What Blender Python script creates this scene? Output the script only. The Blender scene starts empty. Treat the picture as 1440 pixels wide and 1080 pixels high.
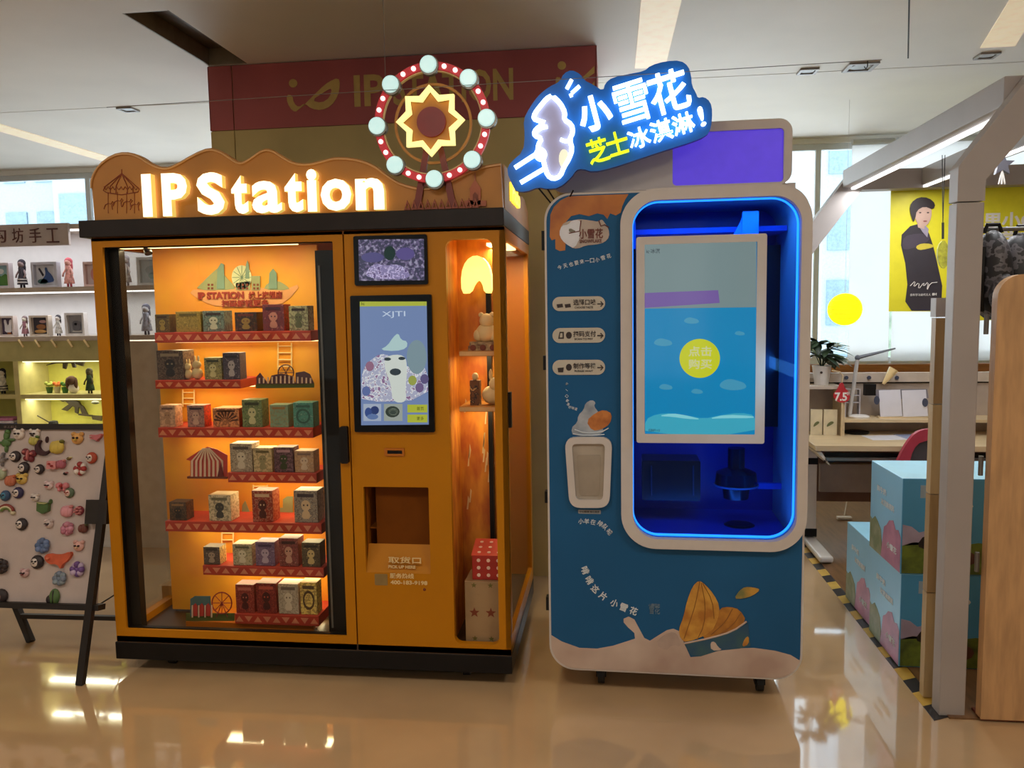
import bpy, bmesh, math, random
from mathutils import Vector, Matrix
from mathutils.geometry import tessellate_polygon
random.seed(7)
SC = bpy.context.scene
COL = SC.collection
R = math.radians

# ------------------------------------------------------------------ camera
FPX, PITCH, YAW, ROLL = 1122.8, .0939, .1215, .0161
CAM = Vector((.3931, -3.0542, 1.5153))
_r = Vector((math.cos(YAW), math.sin(YAW), 0))
_f = Vector((-math.sin(YAW) * math.cos(PITCH), math.cos(YAW) * math.cos(PITCH), -math.sin(PITCH)))
_u = _r.cross(_f)
_cr = _r * math.cos(ROLL) - _u * math.sin(ROLL)
_cu = _r * math.sin(ROLL) + _u * math.cos(ROLL)
cam = bpy.data.cameras.new('camera')
cam.sensor_width = 36
cam.lens = FPX * 36 / 1440
cam.clip_start = .05
camo = bpy.data.objects.new('camera', cam)
COL.objects.link(camo)
m3 = Matrix((_cr, _cu, -_f)).transposed()
camo.matrix_world = Matrix.Translation(CAM) @ m3.to_4x4()
SC.camera = camo

# ------------------------------------------------------------------ sky, lights, exposure
SC.view_settings.view_transform = 'Standard'
SC.view_settings.look = 'None'
SC.view_settings.gamma = 1
SC.view_settings.use_curve_mapping = False
SC.view_settings.exposure = 0.0
SKY = 5.0
w = bpy.data.worlds.new('overcast_sky')
SC.world = w
w.use_nodes = True
w.node_tree.nodes['Background'].inputs[0].default_value = (.93, .97, 1.0, 1)
w.node_tree.nodes['Background'].inputs[1].default_value = SKY

def area(name, loc, sx, sy, power, col, rot=(0, 0, 0), parent=None):
    l = bpy.data.lights.new(name, 'AREA')
    l.shape = 'RECTANGLE'
    l.size, l.size_y = sx, sy
    l.energy = power
    l.color = col
    o = bpy.data.objects.new(name, l)
    COL.objects.link(o)
    o.location = loc
    o.rotation_euler = rot
    return o

# daylight entering by the window walls behind the machines and behind the camera
area('daylight_back_windows', (0, 4.02, 1.95), 9.5, 1.7, 38, (.93, .97, 1), (R(-90), 0, 0))
area('daylight_entrance_windows', (0, -8.9, 1.7), 9.5, 2.0, 8, (1.0, .97, .93), (R(90), 0, 0))

try:
    SC.cycles.max_bounces = 8
    SC.cycles.diffuse_bounces = 4
    SC.cycles.glossy_bounces = 4
    SC.cycles.transparent_max_bounces = 16
    SC.cycles.sample_clamp_indirect = 6
    SC.cycles.caustics_reflective = False
    SC.cycles.caustics_refractive = False
except Exception:
    pass

# ------------------------------------------------------------------ helpers: materials
def lin(c):
    return tuple(((x / 255) / 12.92 if x <= 10 else ((x / 255 + .055) / 1.055) ** 2.4) for x in c)

MATS = {}

def mat(key, col, rough=.5, metal=0, emit=None, es=0, var=.06, scale=14, spec=.5, col2=None, stretch=(1, 1, 1), coat=0, trans=0):
    """a node material: colour varied by a noise texture; colours are given as sRGB bytes"""
    if key in MATS:
        return MATS[key]
    m = bpy.data.materials.new(key)
    m.use_nodes = True
    nt = m.node_tree
    b = nt.nodes['Principled BSDF']
    a = lin(col)
    c2 = lin(col2) if col2 else tuple(max(0, min(1, x * (1 - 2.5 * var))) for x in a)
    tc = nt.nodes.new('ShaderNodeTexCoord')
    mp = nt.nodes.new('ShaderNodeMapping')
    mp.inputs['Scale'].default_value = stretch
    nz = nt.nodes.new('ShaderNodeTexNoise')
    nz.inputs['Scale'].default_value = scale
    nz.inputs['Detail'].default_value = 3
    mx = nt.nodes.new('ShaderNodeMix')
    mx.data_type = 'RGBA'
    mx.inputs[6].default_value = (*a, 1)
    mx.inputs[7].default_value = (*c2, 1)
    rp = nt.nodes.new('ShaderNodeValToRGB')
    rp.color_ramp.elements[0].position = .38
    rp.color_ramp.elements[1].position = .68
    L = nt.links.new
    L(tc.outputs['Object'], mp.inputs['Vector'])
    L(mp.outputs['Vector'], nz.inputs['Vector'])
    L(nz.outputs['Fac'], rp.inputs['Fac'])
    L(rp.outputs['Color'], mx.inputs[0])
    L(mx.outputs[2], b.inputs['Base Color'])
    b.inputs['Roughness'].default_value = rough
    b.inputs['Metallic'].default_value = metal
    b.inputs['Specular IOR Level'].default_value = spec
    b.inputs['Coat Weight'].default_value = coat
    b.inputs['Transmission Weight'].default_value = trans
    if emit:
        b.inputs['Emission Color'].default_value = (*lin(emit), 1)
        b.inputs['Emission Strength'].default_value = es
    MATS[key] = m
    return m

def glass(key, tint=(255, 255, 255), refl=1.0, rough=.02):
    """clear pane: transparent with a Fresnel reflection"""
    if key in MATS:
        return MATS[key]
    m = bpy.data.materials.new(key)
    m.use_nodes = True
    nt = m.node_tree
    nt.nodes.clear()
    out = nt.nodes.new('ShaderNodeOutputMaterial')
    tr = nt.nodes.new('ShaderNodeBsdfTransparent')
    tr.inputs[0].default_value = (*lin(tint), 1)
    gl = nt.nodes.new('ShaderNodeBsdfGlossy')
    gl.inputs['Roughness'].default_value = rough
    fr = nt.nodes.new('ShaderNodeFresnel')
    fr.inputs[0].default_value = 1.45
    mu = nt.nodes.new('ShaderNodeMath')
    mu.operation = 'MULTIPLY'
    mu.inputs[1].default_value = refl
    mx = nt.nodes.new('ShaderNodeMixShader')
    L = nt.links.new
    L(fr.outputs[0], mu.inputs[0])
    L(mu.outputs[0], mx.inputs[0])
    L(tr.outputs[0], mx.inputs[1])
    L(gl.outputs[0], mx.inputs[2])
    L(mx.outputs[0], out.inputs[0])
    MATS[key] = m
    return m

def printed(key, c1, c2, c3=None, scale=38, rough=.45, emit=0):
    """busy printed artwork: two or three inks broken up by cell noise"""
    if key in MATS:
        return MATS[key]
    m = bpy.data.materials.new(key)
    m.use_nodes = True
    nt = m.node_tree
    b = nt.nodes['Principled BSDF']
    tc = nt.nodes.new('ShaderNodeTexCoord')
    vo = nt.nodes.new('ShaderNodeTexVoronoi')
    vo.inputs['Scale'].default_value = scale
    nz = nt.nodes.new('ShaderNodeTexNoise')
    nz.inputs['Scale'].default_value = scale * 1.3
    nz.inputs['Detail'].default_value = 2
    rp = nt.nodes.new('ShaderNodeValToRGB')
    rp.color_ramp.interpolation = 'CONSTANT'
    e = rp.color_ramp.elements
    e[0].color = (*lin(c1), 1)
    e[1].position = .56
    e[1].color = (*lin(c2), 1)
    if c3:
        n = e.new(.66)
        n.color = (*lin(c3), 1)
    mixv = nt.nodes.new('ShaderNodeMath')
    mixv.operation = 'MULTIPLY_ADD'
    mixv.inputs[1].default_value = .25
    L = nt.links.new
    L(tc.outputs['Object'], vo.inputs['Vector'])
    L(tc.outputs['Object'], nz.inputs['Vector'])
    L(vo.outputs['Distance'], mixv.inputs[0])
    mm = nt.nodes.new('ShaderNodeMath')
    mm.operation = 'MULTIPLY'
    mm.inputs[1].default_value = .85
    L(nz.outputs['Fac'], mm.inputs[0])
    L(mm.outputs[0], mixv.inputs[2])
    L(mixv.outputs[0], rp.inputs['Fac'])
    L(rp.outputs['Color'], b.inputs['Base Color'])
    b.inputs['Roughness'].default_value = rough
    if emit:
        L(rp.outputs['Color'], b.inputs['Emission Color'])
        b.inputs['Emission Strength'].default_value = emit
    MATS[key] = m
    return m

# ------------------------------------------------------------------ helpers: frames and meshes
class Fr:
    """a local frame standing in the place; p() finds where a sight line meets its plane local-y = v"""
    def __init__(s, o=(0, 0, 0), rz=0, tilt=0):
        s.M = Matrix.Translation(o) @ Matrix.Rotation(rz, 4, 'Z') @ Matrix.Rotation(tilt, 4, 'X')
        s.I = s.M.inverted()
    def p(s, x, y, v=0.0):
        X, Y = x - 720, y - 540
        d = _cr * (X / FPX) - _cu * (Y / FPX) + _f
        o = s.I @ CAM
        d = s.I.to_3x3() @ d
        t = (v - o.y) / d.y
        return o + d * t
    def xz(s, x, y, v=0.0):
        q = s.p(x, y, v)
        return (q.x, q.z)

W0 = Fr()

def atz(x, y, z):
    d = _cr * ((x - 720) / FPX) - _cu * ((y - 540) / FPX) + _f
    return CAM + d * ((z - CAM.z) / d.z)

def rrect(x0, x1, z0, z1, r=.02, n=6):
    if x0 > x1: x0, x1 = x1, x0
    if z0 > z1: z0, z1 = z1, z0
    r = min(r, (x1 - x0) / 2 - 1e-5, (z1 - z0) / 2 - 1e-5)
    pts = []
    for cx, cz, a in ((x1 - r, z0 + r, -90), (x1 - r, z1 - r, 0), (x0 + r, z1 - r, 90), (x0 + r, z0 + r, 180)):
        for k in range(n + 1):
            t = R(a + 90 * k / n)
            pts.append((cx + r * math.cos(t), cz + r * math.sin(t)))
    return pts

def oval(cx, cz, rx, rz=None, n=24, a0=0):
    rz = rx if rz is None else rz
    return [(cx + rx * math.cos(a0 + 2 * math.pi * k / n), cz + rz * math.sin(a0 + 2 * math.pi * k / n)) for k in range(n)]

def smooth(pts, it=2, closed=True):
    for _ in range(it):
        q = []
        n = len(pts)
        rng = range(n if closed else n - 1)
        if not closed: q.append(pts[0])
        for i in rng:
            a, b = Vector(pts[i]), Vector(pts[(i + 1) % n])
            q += [tuple(a * .75 + b * .25), tuple(a * .25 + b * .75)]
        if not closed: q.append(pts[-1])
        pts = q
    return pts

def area2(p):
    return sum(p[i][0] * p[(i + 1) % len(p)][1] - p[(i + 1) % len(p)][0] * p[i][1] for i in range(len(p)))

class MB:
    def __init__(s):
        s.v, s.f, s.m = [], [], []
    def add(s, vs, fs, m=0):
        k = len(s.v)
        s.v += [tuple(v) for v in vs]
        s.f += [tuple(i + k for i in f) for f in fs]
        s.m += [m] * len(fs)
        return s
    def box(s, x0, x1, y0, y1, z0, z1, m=0):
        if x0 > x1: x0, x1 = x1, x0
        if y0 > y1: y0, y1 = y1, y0
        if z0 > z1: z0, z1 = z1, z0
        v = [(x, y, z) for z in (z0, z1) for y in (y0, y1) for x in (x0, x1)]
        return s.add(v, [(0, 2, 3, 1), (4, 5, 7, 6), (0, 1, 5, 4), (2, 6, 7, 3), (0, 4, 6, 2), (1, 3, 7, 5)], m)
    def plate(s, pts, y0, y1, holes=(), m=0, ms=None):
        """outline in x,z given thickness from y0 (front) to y1, with holes"""
        ms = m if ms is None else ms
        loops = [list(pts)] + [list(h) for h in holes]
        if area2(loops[0]) < 0: loops[0].reverse()
        for h in loops[1:]:
            if area2(h) > 0: h.reverse()
        flat = [q for l in loops for q in l]
        tris = tessellate_polygon([[Vector((q[0], q[1], 0)) for q in l] for l in loops])
        n = len(flat)
        vs = [(q[0], y0, q[1]) for q in flat] + [(q[0], y1, q[1]) for q in flat]
        fs = []
        for t in tris:
            a, b, c = [flat[i] for i in t]
            cr = (b[0] - a[0]) * (c[1] - a[1]) - (b[1] - a[1]) * (c[0] - a[0])
            if abs(cr) < 1e-14: continue
            if cr < 0: t = (t[0], t[2], t[1])
            fs.append(tuple(t))
            fs.append((t[0] + n, t[2] + n, t[1] + n))
        s.add(vs, fs, m)
        vs, fs, k = [], [], 0
        for l in loops:
            q = len(l)
            vs += [(a[0], y0, a[1]) for a in l] + [(a[0], y1, a[1]) for a in l]
            fs += [(k + i, k + q + i, k + q + (i + 1) % q, k + (i + 1) % q) for i in range(q)]
            k += 2 * q
        return s.add(vs, fs, ms)
    def cyl(s, p0, p1, r0, r1=None, n=16, m=0, cap=True):
        r1 = r0 if r1 is None else r1
        p0, p1 = Vector(p0), Vector(p1)
        d = (p1 - p0).normalized()
        a = d.cross(Vector((0, 0, 1)) if abs(d.z) < .9 else Vector((1, 0, 0))).normalized()
        b = d.cross(a)
        vs = []
        for p, r in ((p0, r0), (p1, r1)):
            for k in range(n):
                t = 2 * math.pi * k / n
                vs.append(p + (a * math.cos(t) + b * math.sin(t)) * r)
        fs = [(k, (k + 1) % n, n + (k + 1) % n, n + k) for k in range(n)]
        if cap: fs += [tuple(range(n - 1, -1, -1)), tuple(range(n, 2 * n))]
        return s.add(vs, fs, m)
    def tube(s, pts, r, n=8, m=0, closed=False):
        pts = [Vector(p) for p in pts]
        N = len(pts)
        rings = []
        up = None
        for i in range(N):
            if closed: d = (pts[(i + 1) % N] - pts[i - 1])
            else: d = pts[min(i + 1, N - 1)] - pts[max(i - 1, 0)]
            d.normalize()
            if up is None:
                up = d.cross(Vector((0, 1, 0)) if abs(d.y) < .9 else Vector((1, 0, 0))).normalized()
            up = (up - d * up.dot(d)).normalized()
            b = d.cross(up)
            rr = r[i] if isinstance(r, (list, tuple)) else r
            rings.append([pts[i] + (up * math.cos(2 * math.pi * k / n) + b * math.sin(2 * math.pi * k / n)) * rr for k in range(n)])
        vs = [v for g in rings for v in g]
        fs = []
        for i in range(N if closed else N - 1):
            j = (i + 1) % N
            fs += [(i * n + k, i * n + (k + 1) % n, j * n + (k + 1) % n, j * n + k) for k in range(n)]
        if not closed:
            fs += [tuple(range(n - 1, -1, -1)), tuple(range((N - 1) * n, N * n))]
        return s.add(vs, fs, m)
    def ball(s, c, r, m=0, n=12, k=8):
        if not isinstance(r, (list, tuple)): r = (r, r, r)
        vs = [(c[0], c[1], c[2] - r[2])]
        for i in range(1, k):
            t = math.pi * i / k - math.pi / 2
            for j in range(n):
                a = 2 * math.pi * j / n
                vs.append((c[0] + r[0] * math.cos(t) * math.cos(a), c[1] + r[1] * math.cos(t) * math.sin(a), c[2] + r[2] * math.sin(t)))
        vs.append((c[0], c[1], c[2] + r[2]))
        fs = [(0, 1 + (j + 1) % n, 1 + j) for j in range(n)]
        for i in range(k - 2):
            fs += [(1 + i * n + j, 1 + i * n + (j + 1) % n, 1 + (i + 1) * n + (j + 1) % n, 1 + (i + 1) * n + j) for j in range(n)]
        L = len(vs) - 1
        q = 1 + (k - 2) * n
        fs += [(L, q + j, q + (j + 1) % n) for j in range(n)]
        return s.add(vs, fs, m)
    def lathe(s, prof, c=(0, 0, 0), n=20, m=0):
        vs, fs = [], []
        for r, z in prof:
            for j in range(n):
                a = 2 * math.pi * j / n
                vs.append((c[0] + r * math.cos(a), c[1] + r * math.sin(a), c[2] + z))
        for i in range(len(prof) - 1):
            fs += [(i * n + j, i * n + (j + 1) % n, (i + 1) * n + (j + 1) % n, (i + 1) * n + j) for j in range(n)]
        fs += [tuple(range(n - 1, -1, -1)), tuple(range((len(prof) - 1) * n, len(prof) * n))]
        return s.add(vs, fs, m)
    def xf(s, M):
        s.v = [tuple(M @ Vector(v)) for v in s.v]
        return s
    def build(s, name, mats, parent=None, frame=None, sm=False, bevel=0, origin=True, uplevel=None):
        """one mesh object. With a parent the vertices are in the parent's frame (world for unrotated things)."""
        if not isinstance(mats, (list, tuple)): mats = [mats]
        me = bpy.data.meshes.new(name)
        vs = s.v
        base = Vector((0, 0, 0))
        if parent is None and origin:
            if frame is not None:
                vs = [tuple(frame.M @ Vector(v)) for v in vs]
            xs = list(zip(*vs))
            base = Vector(((min(xs[0]) + max(xs[0])) / 2, (min(xs[1]) + max(xs[1])) / 2, min(xs[2])))
            vs = [tuple(Vector(v) - base) for v in vs]
        me.from_pydata(vs, [], s.f)
        for m in mats: me.materials.append(m)
        me.polygons.foreach_set('material_index', s.m)
        if sm:
            me.polygons.foreach_set('use_smooth', [True] * len(s.f))
        me.update()
        o = bpy.data.objects.new(name, me)
        COL.objects.link(o)
        if sm and sm != 2:
            try:
                me.set_sharp_from_angle(angle=R(40))
            except Exception:
                pass
        if parent is not None:
            o.parent = parent
            off = parent.get('_off')
            if off is not None:
                o.location = -Vector(off)
        else:
            o.location = base
        if bevel:
            b = o.modifiers.new('bevel', 'BEVEL')
            b.width = bevel
            b.segments = 2
            b.limit_method = 'ANGLE'
        return o

def tag(o, label=None, cat=None, group=None, kind=None):
    if label: o['label'] = label
    if cat: o['category'] = cat
    if group: o['group'] = group
    if kind: o['kind'] = kind
    return o

def thing(name, label, cat, base=(0, 0, 0), group=None, frame=None, kind=None):
    """an Empty at the thing's base; its parts are given in world coordinates, or in the frame's when one is given"""
    o = bpy.data.objects.new(name, None)
    COL.objects.link(o)
    o.empty_display_size = .1
    if frame is not None:
        o.matrix_world = frame.M
    else:
        o.location = base
        o['_off'] = tuple(base)
    return tag(o, label, cat, group, kind)

def struct(o):
    o['kind'] = 'structure'
    return o

_TX = {}
def glyphs(s, off=0.0, res=3):
    k = (s, round(off, 4), res)
    if k in _TX: return _TX[k]
    c = bpy.data.curves.new('t', 'FONT')
    c.body = s
    c.resolution_u = res
    c.extrude = .5
    c.offset = off
    o = bpy.data.objects.new('t', c)
    COL.objects.link(o)
    dg = bpy.context.evaluated_depsgraph_get()
    me = bpy.data.meshes.new_from_object(o.evaluated_get(dg))
    vs = [tuple(v.co) for v in me.vertices]
    fs = [tuple(p.vertices) for p in me.polygons]
    bpy.data.objects.remove(o)
    bpy.data.curves.remove(c)
    bpy.data.meshes.remove(me)
    _TX[k] = (vs, fs)
    return _TX[k]

def put_text(mb, s, c, wd, ht, y0, y1, ang=0, off=0.0, m=0, res=3, flip=False):
    """lettering fitted to wd x ht about c=(x,z), turned by ang, standing from y0 (front) to y1"""
    vs, fs = glyphs(s, off, res)
    if not vs: return mb
    xs = [v[0] for v in vs]; ys = [v[1] for v in vs]
    x0, x1, z0, z1 = min(xs), max(xs), min(ys), max(ys)
    ca, sa = math.cos(ang), math.sin(ang)
    out = []
    for x, y, z in vs:
        a = ((x - x0) / max(x1 - x0, 1e-6) - .5) * wd
        b = ((y - z0) / max(z1 - z0, 1e-6) - .5) * ht
        out.append((c[0] + a * ca - b * sa, y0 if z > 0 else y1, c[1] + a * sa + b * ca))
    return mb.add(out, fs, m)

def tpx(mb, fr, s, x0, y0, x1, y1, v0, v1, off=0.0, m=0, ang=0, res=3):
    """lettering filling the box of the sight lines x0,y0 - x1,y1 on the frame's plane v0"""
    a, b = fr.xz(x0, y0, v0), fr.xz(x1, y1, v0)
    return put_text(mb, s, ((a[0] + b[0]) / 2, (a[1] + b[1]) / 2), abs(b[0] - a[0]), abs(b[1] - a[1]), v0, v1, ang, off, m, res)

def poly(fr, pts, v):
    return [fr.xz(x, y, v) for x, y in pts]
# ------------------------------------------------------------------ materials of the setting
CZ = 2.9
M_CEIL = mat('ceiling_paint', (236, 230, 220), .6, var=.02, scale=2)
M_FLOOR = mat('polished_floor', (204, 170, 128), .06, var=.07, scale=2.2, spec=1.0, coat=.8)
MATS['polished_floor'].node_tree.nodes['Principled BSDF'].inputs['Coat Roughness'].default_value = .04
M_WALL = mat('wall_paint', (234, 230, 222), .6, var=.03, scale=3)
M_WHITE = mat('white_paint', (228, 222, 214), .4, var=.02)
M_BLACK = mat('black_plastic', (20, 17, 16), .45, var=.1, spec=.25)
M_DARK = mat('dark_gap', (26, 22, 20), .7)
M_WOODFLOOR = mat('wood_floor', (128, 92, 60), .3, var=.14, scale=5, stretch=(8, 1, 1))
M_RED = mat('red_band', (184, 92, 90), .55, var=.06, scale=3)
M_OLIVE = mat('yellow_band', (206, 184, 118), .55, var=.06, scale=3)
M_GOLD = mat('gold_print', (214, 180, 100), .45, var=.05)
M_GLASS = glass('window_glass', (244, 250, 252))

# floor, walls, ceiling
struct(MB().box(-7, 6.5, -9, 4.2, -.06, 0).build('floor', M_FLOOR))
fk = struct(MB().box(1.62, 6.4, -.1, 4.05, 0, .006).build('floor_kiosk', M_WOODFLOOR))
# near ceiling slab with the dark slot cut out of it, far slab behind the joint
mb = MB()
SX0, SX1, SY0, SY1 = -1.83, -1.60, .53, 1.34
for x0, x1, y0, y1 in ((-7, SX0, -9, 2.07), (SX1, 6.5, -9, 2.07), (SX0, SX1, -9, SY0), (SX0, SX1, SY1, 2.07)):
    mb.box(x0, x1, y0, y1, CZ, CZ + .12)
mb.box(-7, 6.5, 2.082, 4.2, CZ, CZ + .12)
mb.box(-7, 6.5, 2.05, 2.1, CZ + .012, CZ + .1, 1)
cl = struct(mb.build('ceiling', [M_CEIL, M_DARK]))
mb = MB()
M_SLOT = mat('slot_lit', (150, 136, 112), .5, var=.1)
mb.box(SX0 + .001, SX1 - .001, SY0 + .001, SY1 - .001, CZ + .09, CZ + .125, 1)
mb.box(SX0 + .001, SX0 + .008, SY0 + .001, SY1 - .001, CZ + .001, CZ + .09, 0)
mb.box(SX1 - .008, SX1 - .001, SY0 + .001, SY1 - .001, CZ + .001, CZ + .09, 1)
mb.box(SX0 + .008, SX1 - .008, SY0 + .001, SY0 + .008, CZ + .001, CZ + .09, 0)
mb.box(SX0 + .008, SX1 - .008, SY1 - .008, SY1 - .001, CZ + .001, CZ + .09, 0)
struct(mb.build('trim_1', [M_SLOT, mat('slot_shaded', (96, 84, 68), .6)]))  # slot faces coloured as lit at left and ends, shaded on top and right
# joint between two ceiling boards
a, b = atz(1279, -20, CZ), atz(1277, 82, CZ)
mb = MB()
mb.add([(a.x - .004, a.y, CZ - .001), (a.x + .004, a.y, CZ - .001), (b.x + .004, b.y, CZ - .001), (b.x - .004, b.y, CZ - .001)], [(0, 1, 2, 3)])
mb.add([(a.x - .004, a.y, CZ), (a.x + .004, a.y, CZ), (b.x + .004, b.y, CZ), (b.x - .004, b.y, CZ)], [(3, 2, 1, 0)])
struct(mb.build('trim_2', M_DARK))

# walls at the two sides and behind the camera
struct(MB().box(-7.1, -7, -9, 4.2, 0, CZ).build('wall_left', M_WALL))
struct(MB().box(6.5, 6.6, -9, 4.2, 0, CZ).build('wall_right', M_WALL))

M_FRAME = mat('window_frame_metal', (206, 208, 208), .4, var=.02)
M_SILLWOOD = mat('sill_wood', (176, 112, 56), .45, var=.12, scale=6, stretch=(1, 8, 8))
def window_wall(wname, y0, y1, sill, cols, first, top=2.86, gl=None):
    mb = MB()
    mb.box(-7, 6.5, y0, y1, 0, sill)
    mb.box(-7, 6.5, y0, y1, top, CZ)
    for c0, c1 in cols: mb.box(c0, c1, y0, y1, sill, top)
    struct(mb.build(wname, M_WALL))
    xs = [-7] + [q for c in cols for q in c] + [6.5]
    n = first
    yc = (y0 + y1) / 2
    for k in range(0, len(xs), 2):
        a, b = xs[k], xs[k + 1]
        if b - a < .3: continue
        wn = thing('window_%d' % n, None, None, ((a + b) / 2, yc, sill), kind='structure')
        n += 1
        m = max(1, round((b - a) / 1.15))
        fr = MB()
        fr.box(a, b, yc - .03, yc + .03, sill, sill + .05).box(a, b, yc - .03, yc + .03, top - .05, top)
        fr.build('window_frame', M_FRAME, wn)
        for i in range(m + 1):
            x = a + (b - a) * i / m
            MB().box(x - .022, x + .022, yc - .03, yc + .03, sill + .05, top - .05).build('mullion', M_FRAME, wn)
            if i < m:
                MB().box(x + .022, x + (b - a) / m - .022, yc - .004, yc + .004, sill + .05, top - .05).build('pane', gl or M_GLASS, wn)
    return n
# the far window wall, seen between and above things
BACKCOLS = [(-6.4, -5.6), (-2.3, -1.5), (4.6, 5.0)]
nw = window_wall('wall_back', 4.08, 4.2, 1.0, BACKCOLS, 1)
window_wall('wall_front', -9.1, -9.0, .4, [(-5.2, -4.6), (-1.8, -1.2), (1.8, 2.4), (5, 5.4)], nw, 2.8, glass('dimmed_glass', (164, 166, 164)))  # unseen glazing, its tint added to cut front light and reflections
struct(MB().box(1.7, 6.4, 3.95, 4.08, .9, 1.0).build('trim_3', M_SILLWOOD))

# pillar wrapped in red and yellow boards behind the orange machine
PX0, PX1, PY = -1.835, .33, 1.345
pl = struct(thing('pillar', 'wide pillar clad in red and ochre boards behind the vending machines', 'pillar', (-.75, 1.7, 0)))
del pl['category'], pl['label']
MB().box(PX0, PX1, PY + .01, 2.0, 0, CZ - .002).build('pillar_core', M_OLIVE, pl)
sx = W0.xz(327, 130, PY)[0]
for x0, x1 in ((PX0 - .004, sx - .003), (sx + .003, PX1 + .004)):
    MB().box(x0, x1, PY, PY + .01, 2.545, CZ - .004).build('red_panel', M_RED, pl)
    MB().box(x0, x1, PY + .002, PY + .01, 0, 2.54).build('ochre_panel', M_OLIVE, pl)
MB().box(PX0 - .006, PX0, PY, 2.0, 2.545, CZ - .004).build('red_panel', M_RED, pl)
MB().box(PX1, PX1 + .006, PY, 2.0, 2.545, CZ - .004).build('red_panel', M_RED, pl)
def ic_logo(mb, fr, cx, cy, v, s=1.0, m=0, cut=9999):
    """sprout-like mark: a slanted leaf loop, a hook and a dot"""
    P = lambda q: [fr.xz(min(cx + x * s, cut), cy + y * s, v) for x, y in q]
    hook = smooth([(-39, 2), (-38, 14), (-31, 25), (-24, 26), (8, -6), (20, -16), (34, -22), (36, -12), (33, 4), (24, 18), (10, 24), (-4, 22), (-14, 14), (-22, 20), (-29, 14), (-31, 3)], 1)
    hole = smooth([(-4, 10), (10, 14), (22, 6), (25, -8), (14, -2)], 1)
    mb.plate(P(hook), v, v + .003, [P(hole)], m)
    mb.plate(P(oval(-30, -14, 6, n=14)), v, v + .003, m=m)
mb = MB()
ic_logo(mb, W0, 442, 131, PY - .003)
mb.build('gold_logo', M_GOLD, pl)
mb = MB()
for s, x0, x1 in (('IP', 497, 541), ('STATION', 552, 722)):
    tpx(mb, W0, s, x0, 106 - (x0 - 497) * .042, x1, 150 - (x1 - 497) * .042, PY - .003, PY, .025)
mb.build('gold_lettering', M_GOLD, pl)
mb = MB()
ic_logo(mb, W0, 820, 106, PY - .003, 1.0, cut=836)
mb.build('gold_logo', M_GOLD, pl)

# light strips let into the ceiling and the small square downlights
M_STRIP = mat('warm_strip', (245, 228, 196), .5, emit=(255, 226, 178), es=.3)
def strip(pts, label, zz=CZ):
    mb = MB()
    mb.add([(x, y, zz - .004) for x, y in pts] + [(x, y, zz) for x, y in pts], [(0, 1, 2, 3), (7, 6, 5, 4), (0, 4, 5, 1), (1, 5, 6, 2), (2, 6, 7, 3), (3, 7, 4, 0)])
    return tag(mb.build('strip_light', M_STRIP), label, 'light')
q = [atz(*c, CZ) for c in ((0, 176), (0, 190), (145, 228), (138, 219))]
strip([(-3.95, 1.2), (-4.12, 1.2), (-4.12, 3.85), (-3.95, 3.85)], 'narrow cream light strip in the ceiling above the craft shelves')
strip([(.73, -.4), (.54, -.4), (.55, 1.8), (.725, 1.82)], 'cream light strip in the ceiling above the blue neon sign')
for k, (x, y, lb) in enumerate(((180, 153, 'small square downlight in the ceiling left of the red pillar band'), (1136, 99, 'smaller square downlight above the purple lit header'), (1210, 93, 'larger square downlight with a bare hook near the ceiling joint'), (1388, 77, 'dim downlight in the ceiling nearest the top corner of the kiosk frame'))):
    c = atz(x, y, CZ)
    t = thing('downlight', lb, 'light', (c.x, c.y, CZ), 'square ceiling downlights')
    s_ = .055 if k != 2 else .085
    mb = MB()
    mb.plate(rrect(c.x - s_, c.x + s_, -s_, s_, .006), -.012, 0, [rrect(c.x - s_ * .7, c.x + s_ * .7, -s_ * .7, s_ * .7, .004)])
    mb.v = [(v[0], c.y + v[2], CZ + v[1]) for v in mb.v]
    mb.f = [tuple(reversed(f)) for f in mb.f]
    mb.build('rim', mat('downlight_rim', (150, 142, 134), .4), t)
    MB().cyl((c.x, c.y, CZ - .001), (c.x, c.y, CZ - .007), s_ * .66, n=16).build('lens', mat('downlight_lens', (120, 112, 100), .3), t)
    if k == 2:
        MB().tube([(c.x + .01, c.y - .1, CZ), (c.x + .01, c.y - .1, CZ - .03), (c.x, c.y - .1, CZ - .045), (c.x - .008, c.y - .1, CZ - .03)], .003, 6).build('hook', M_DARK, t)

# thin cables: one stretched across the hall, one holding the wheel sign
M_WIRE = mat('wire', (120, 112, 108), .4)
a, b = W0.p(150, 151, -.06), W0.p(1240, 84, -.06)
tag(MB().tube([a + (b - a) * t for t in (0, .5, 1)], .0013, 6).build('cable', M_WIRE), 'thin grey cable stretched across in front of the lit signs', 'cable')
a = W0.p(542, 112, -.05)
tag(MB().cyl(a, (a.x, a.y, CZ), .0012, n=6).build('cable', M_WIRE), 'thin upright wire from the ceiling to the wheel sign', 'cable')

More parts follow.
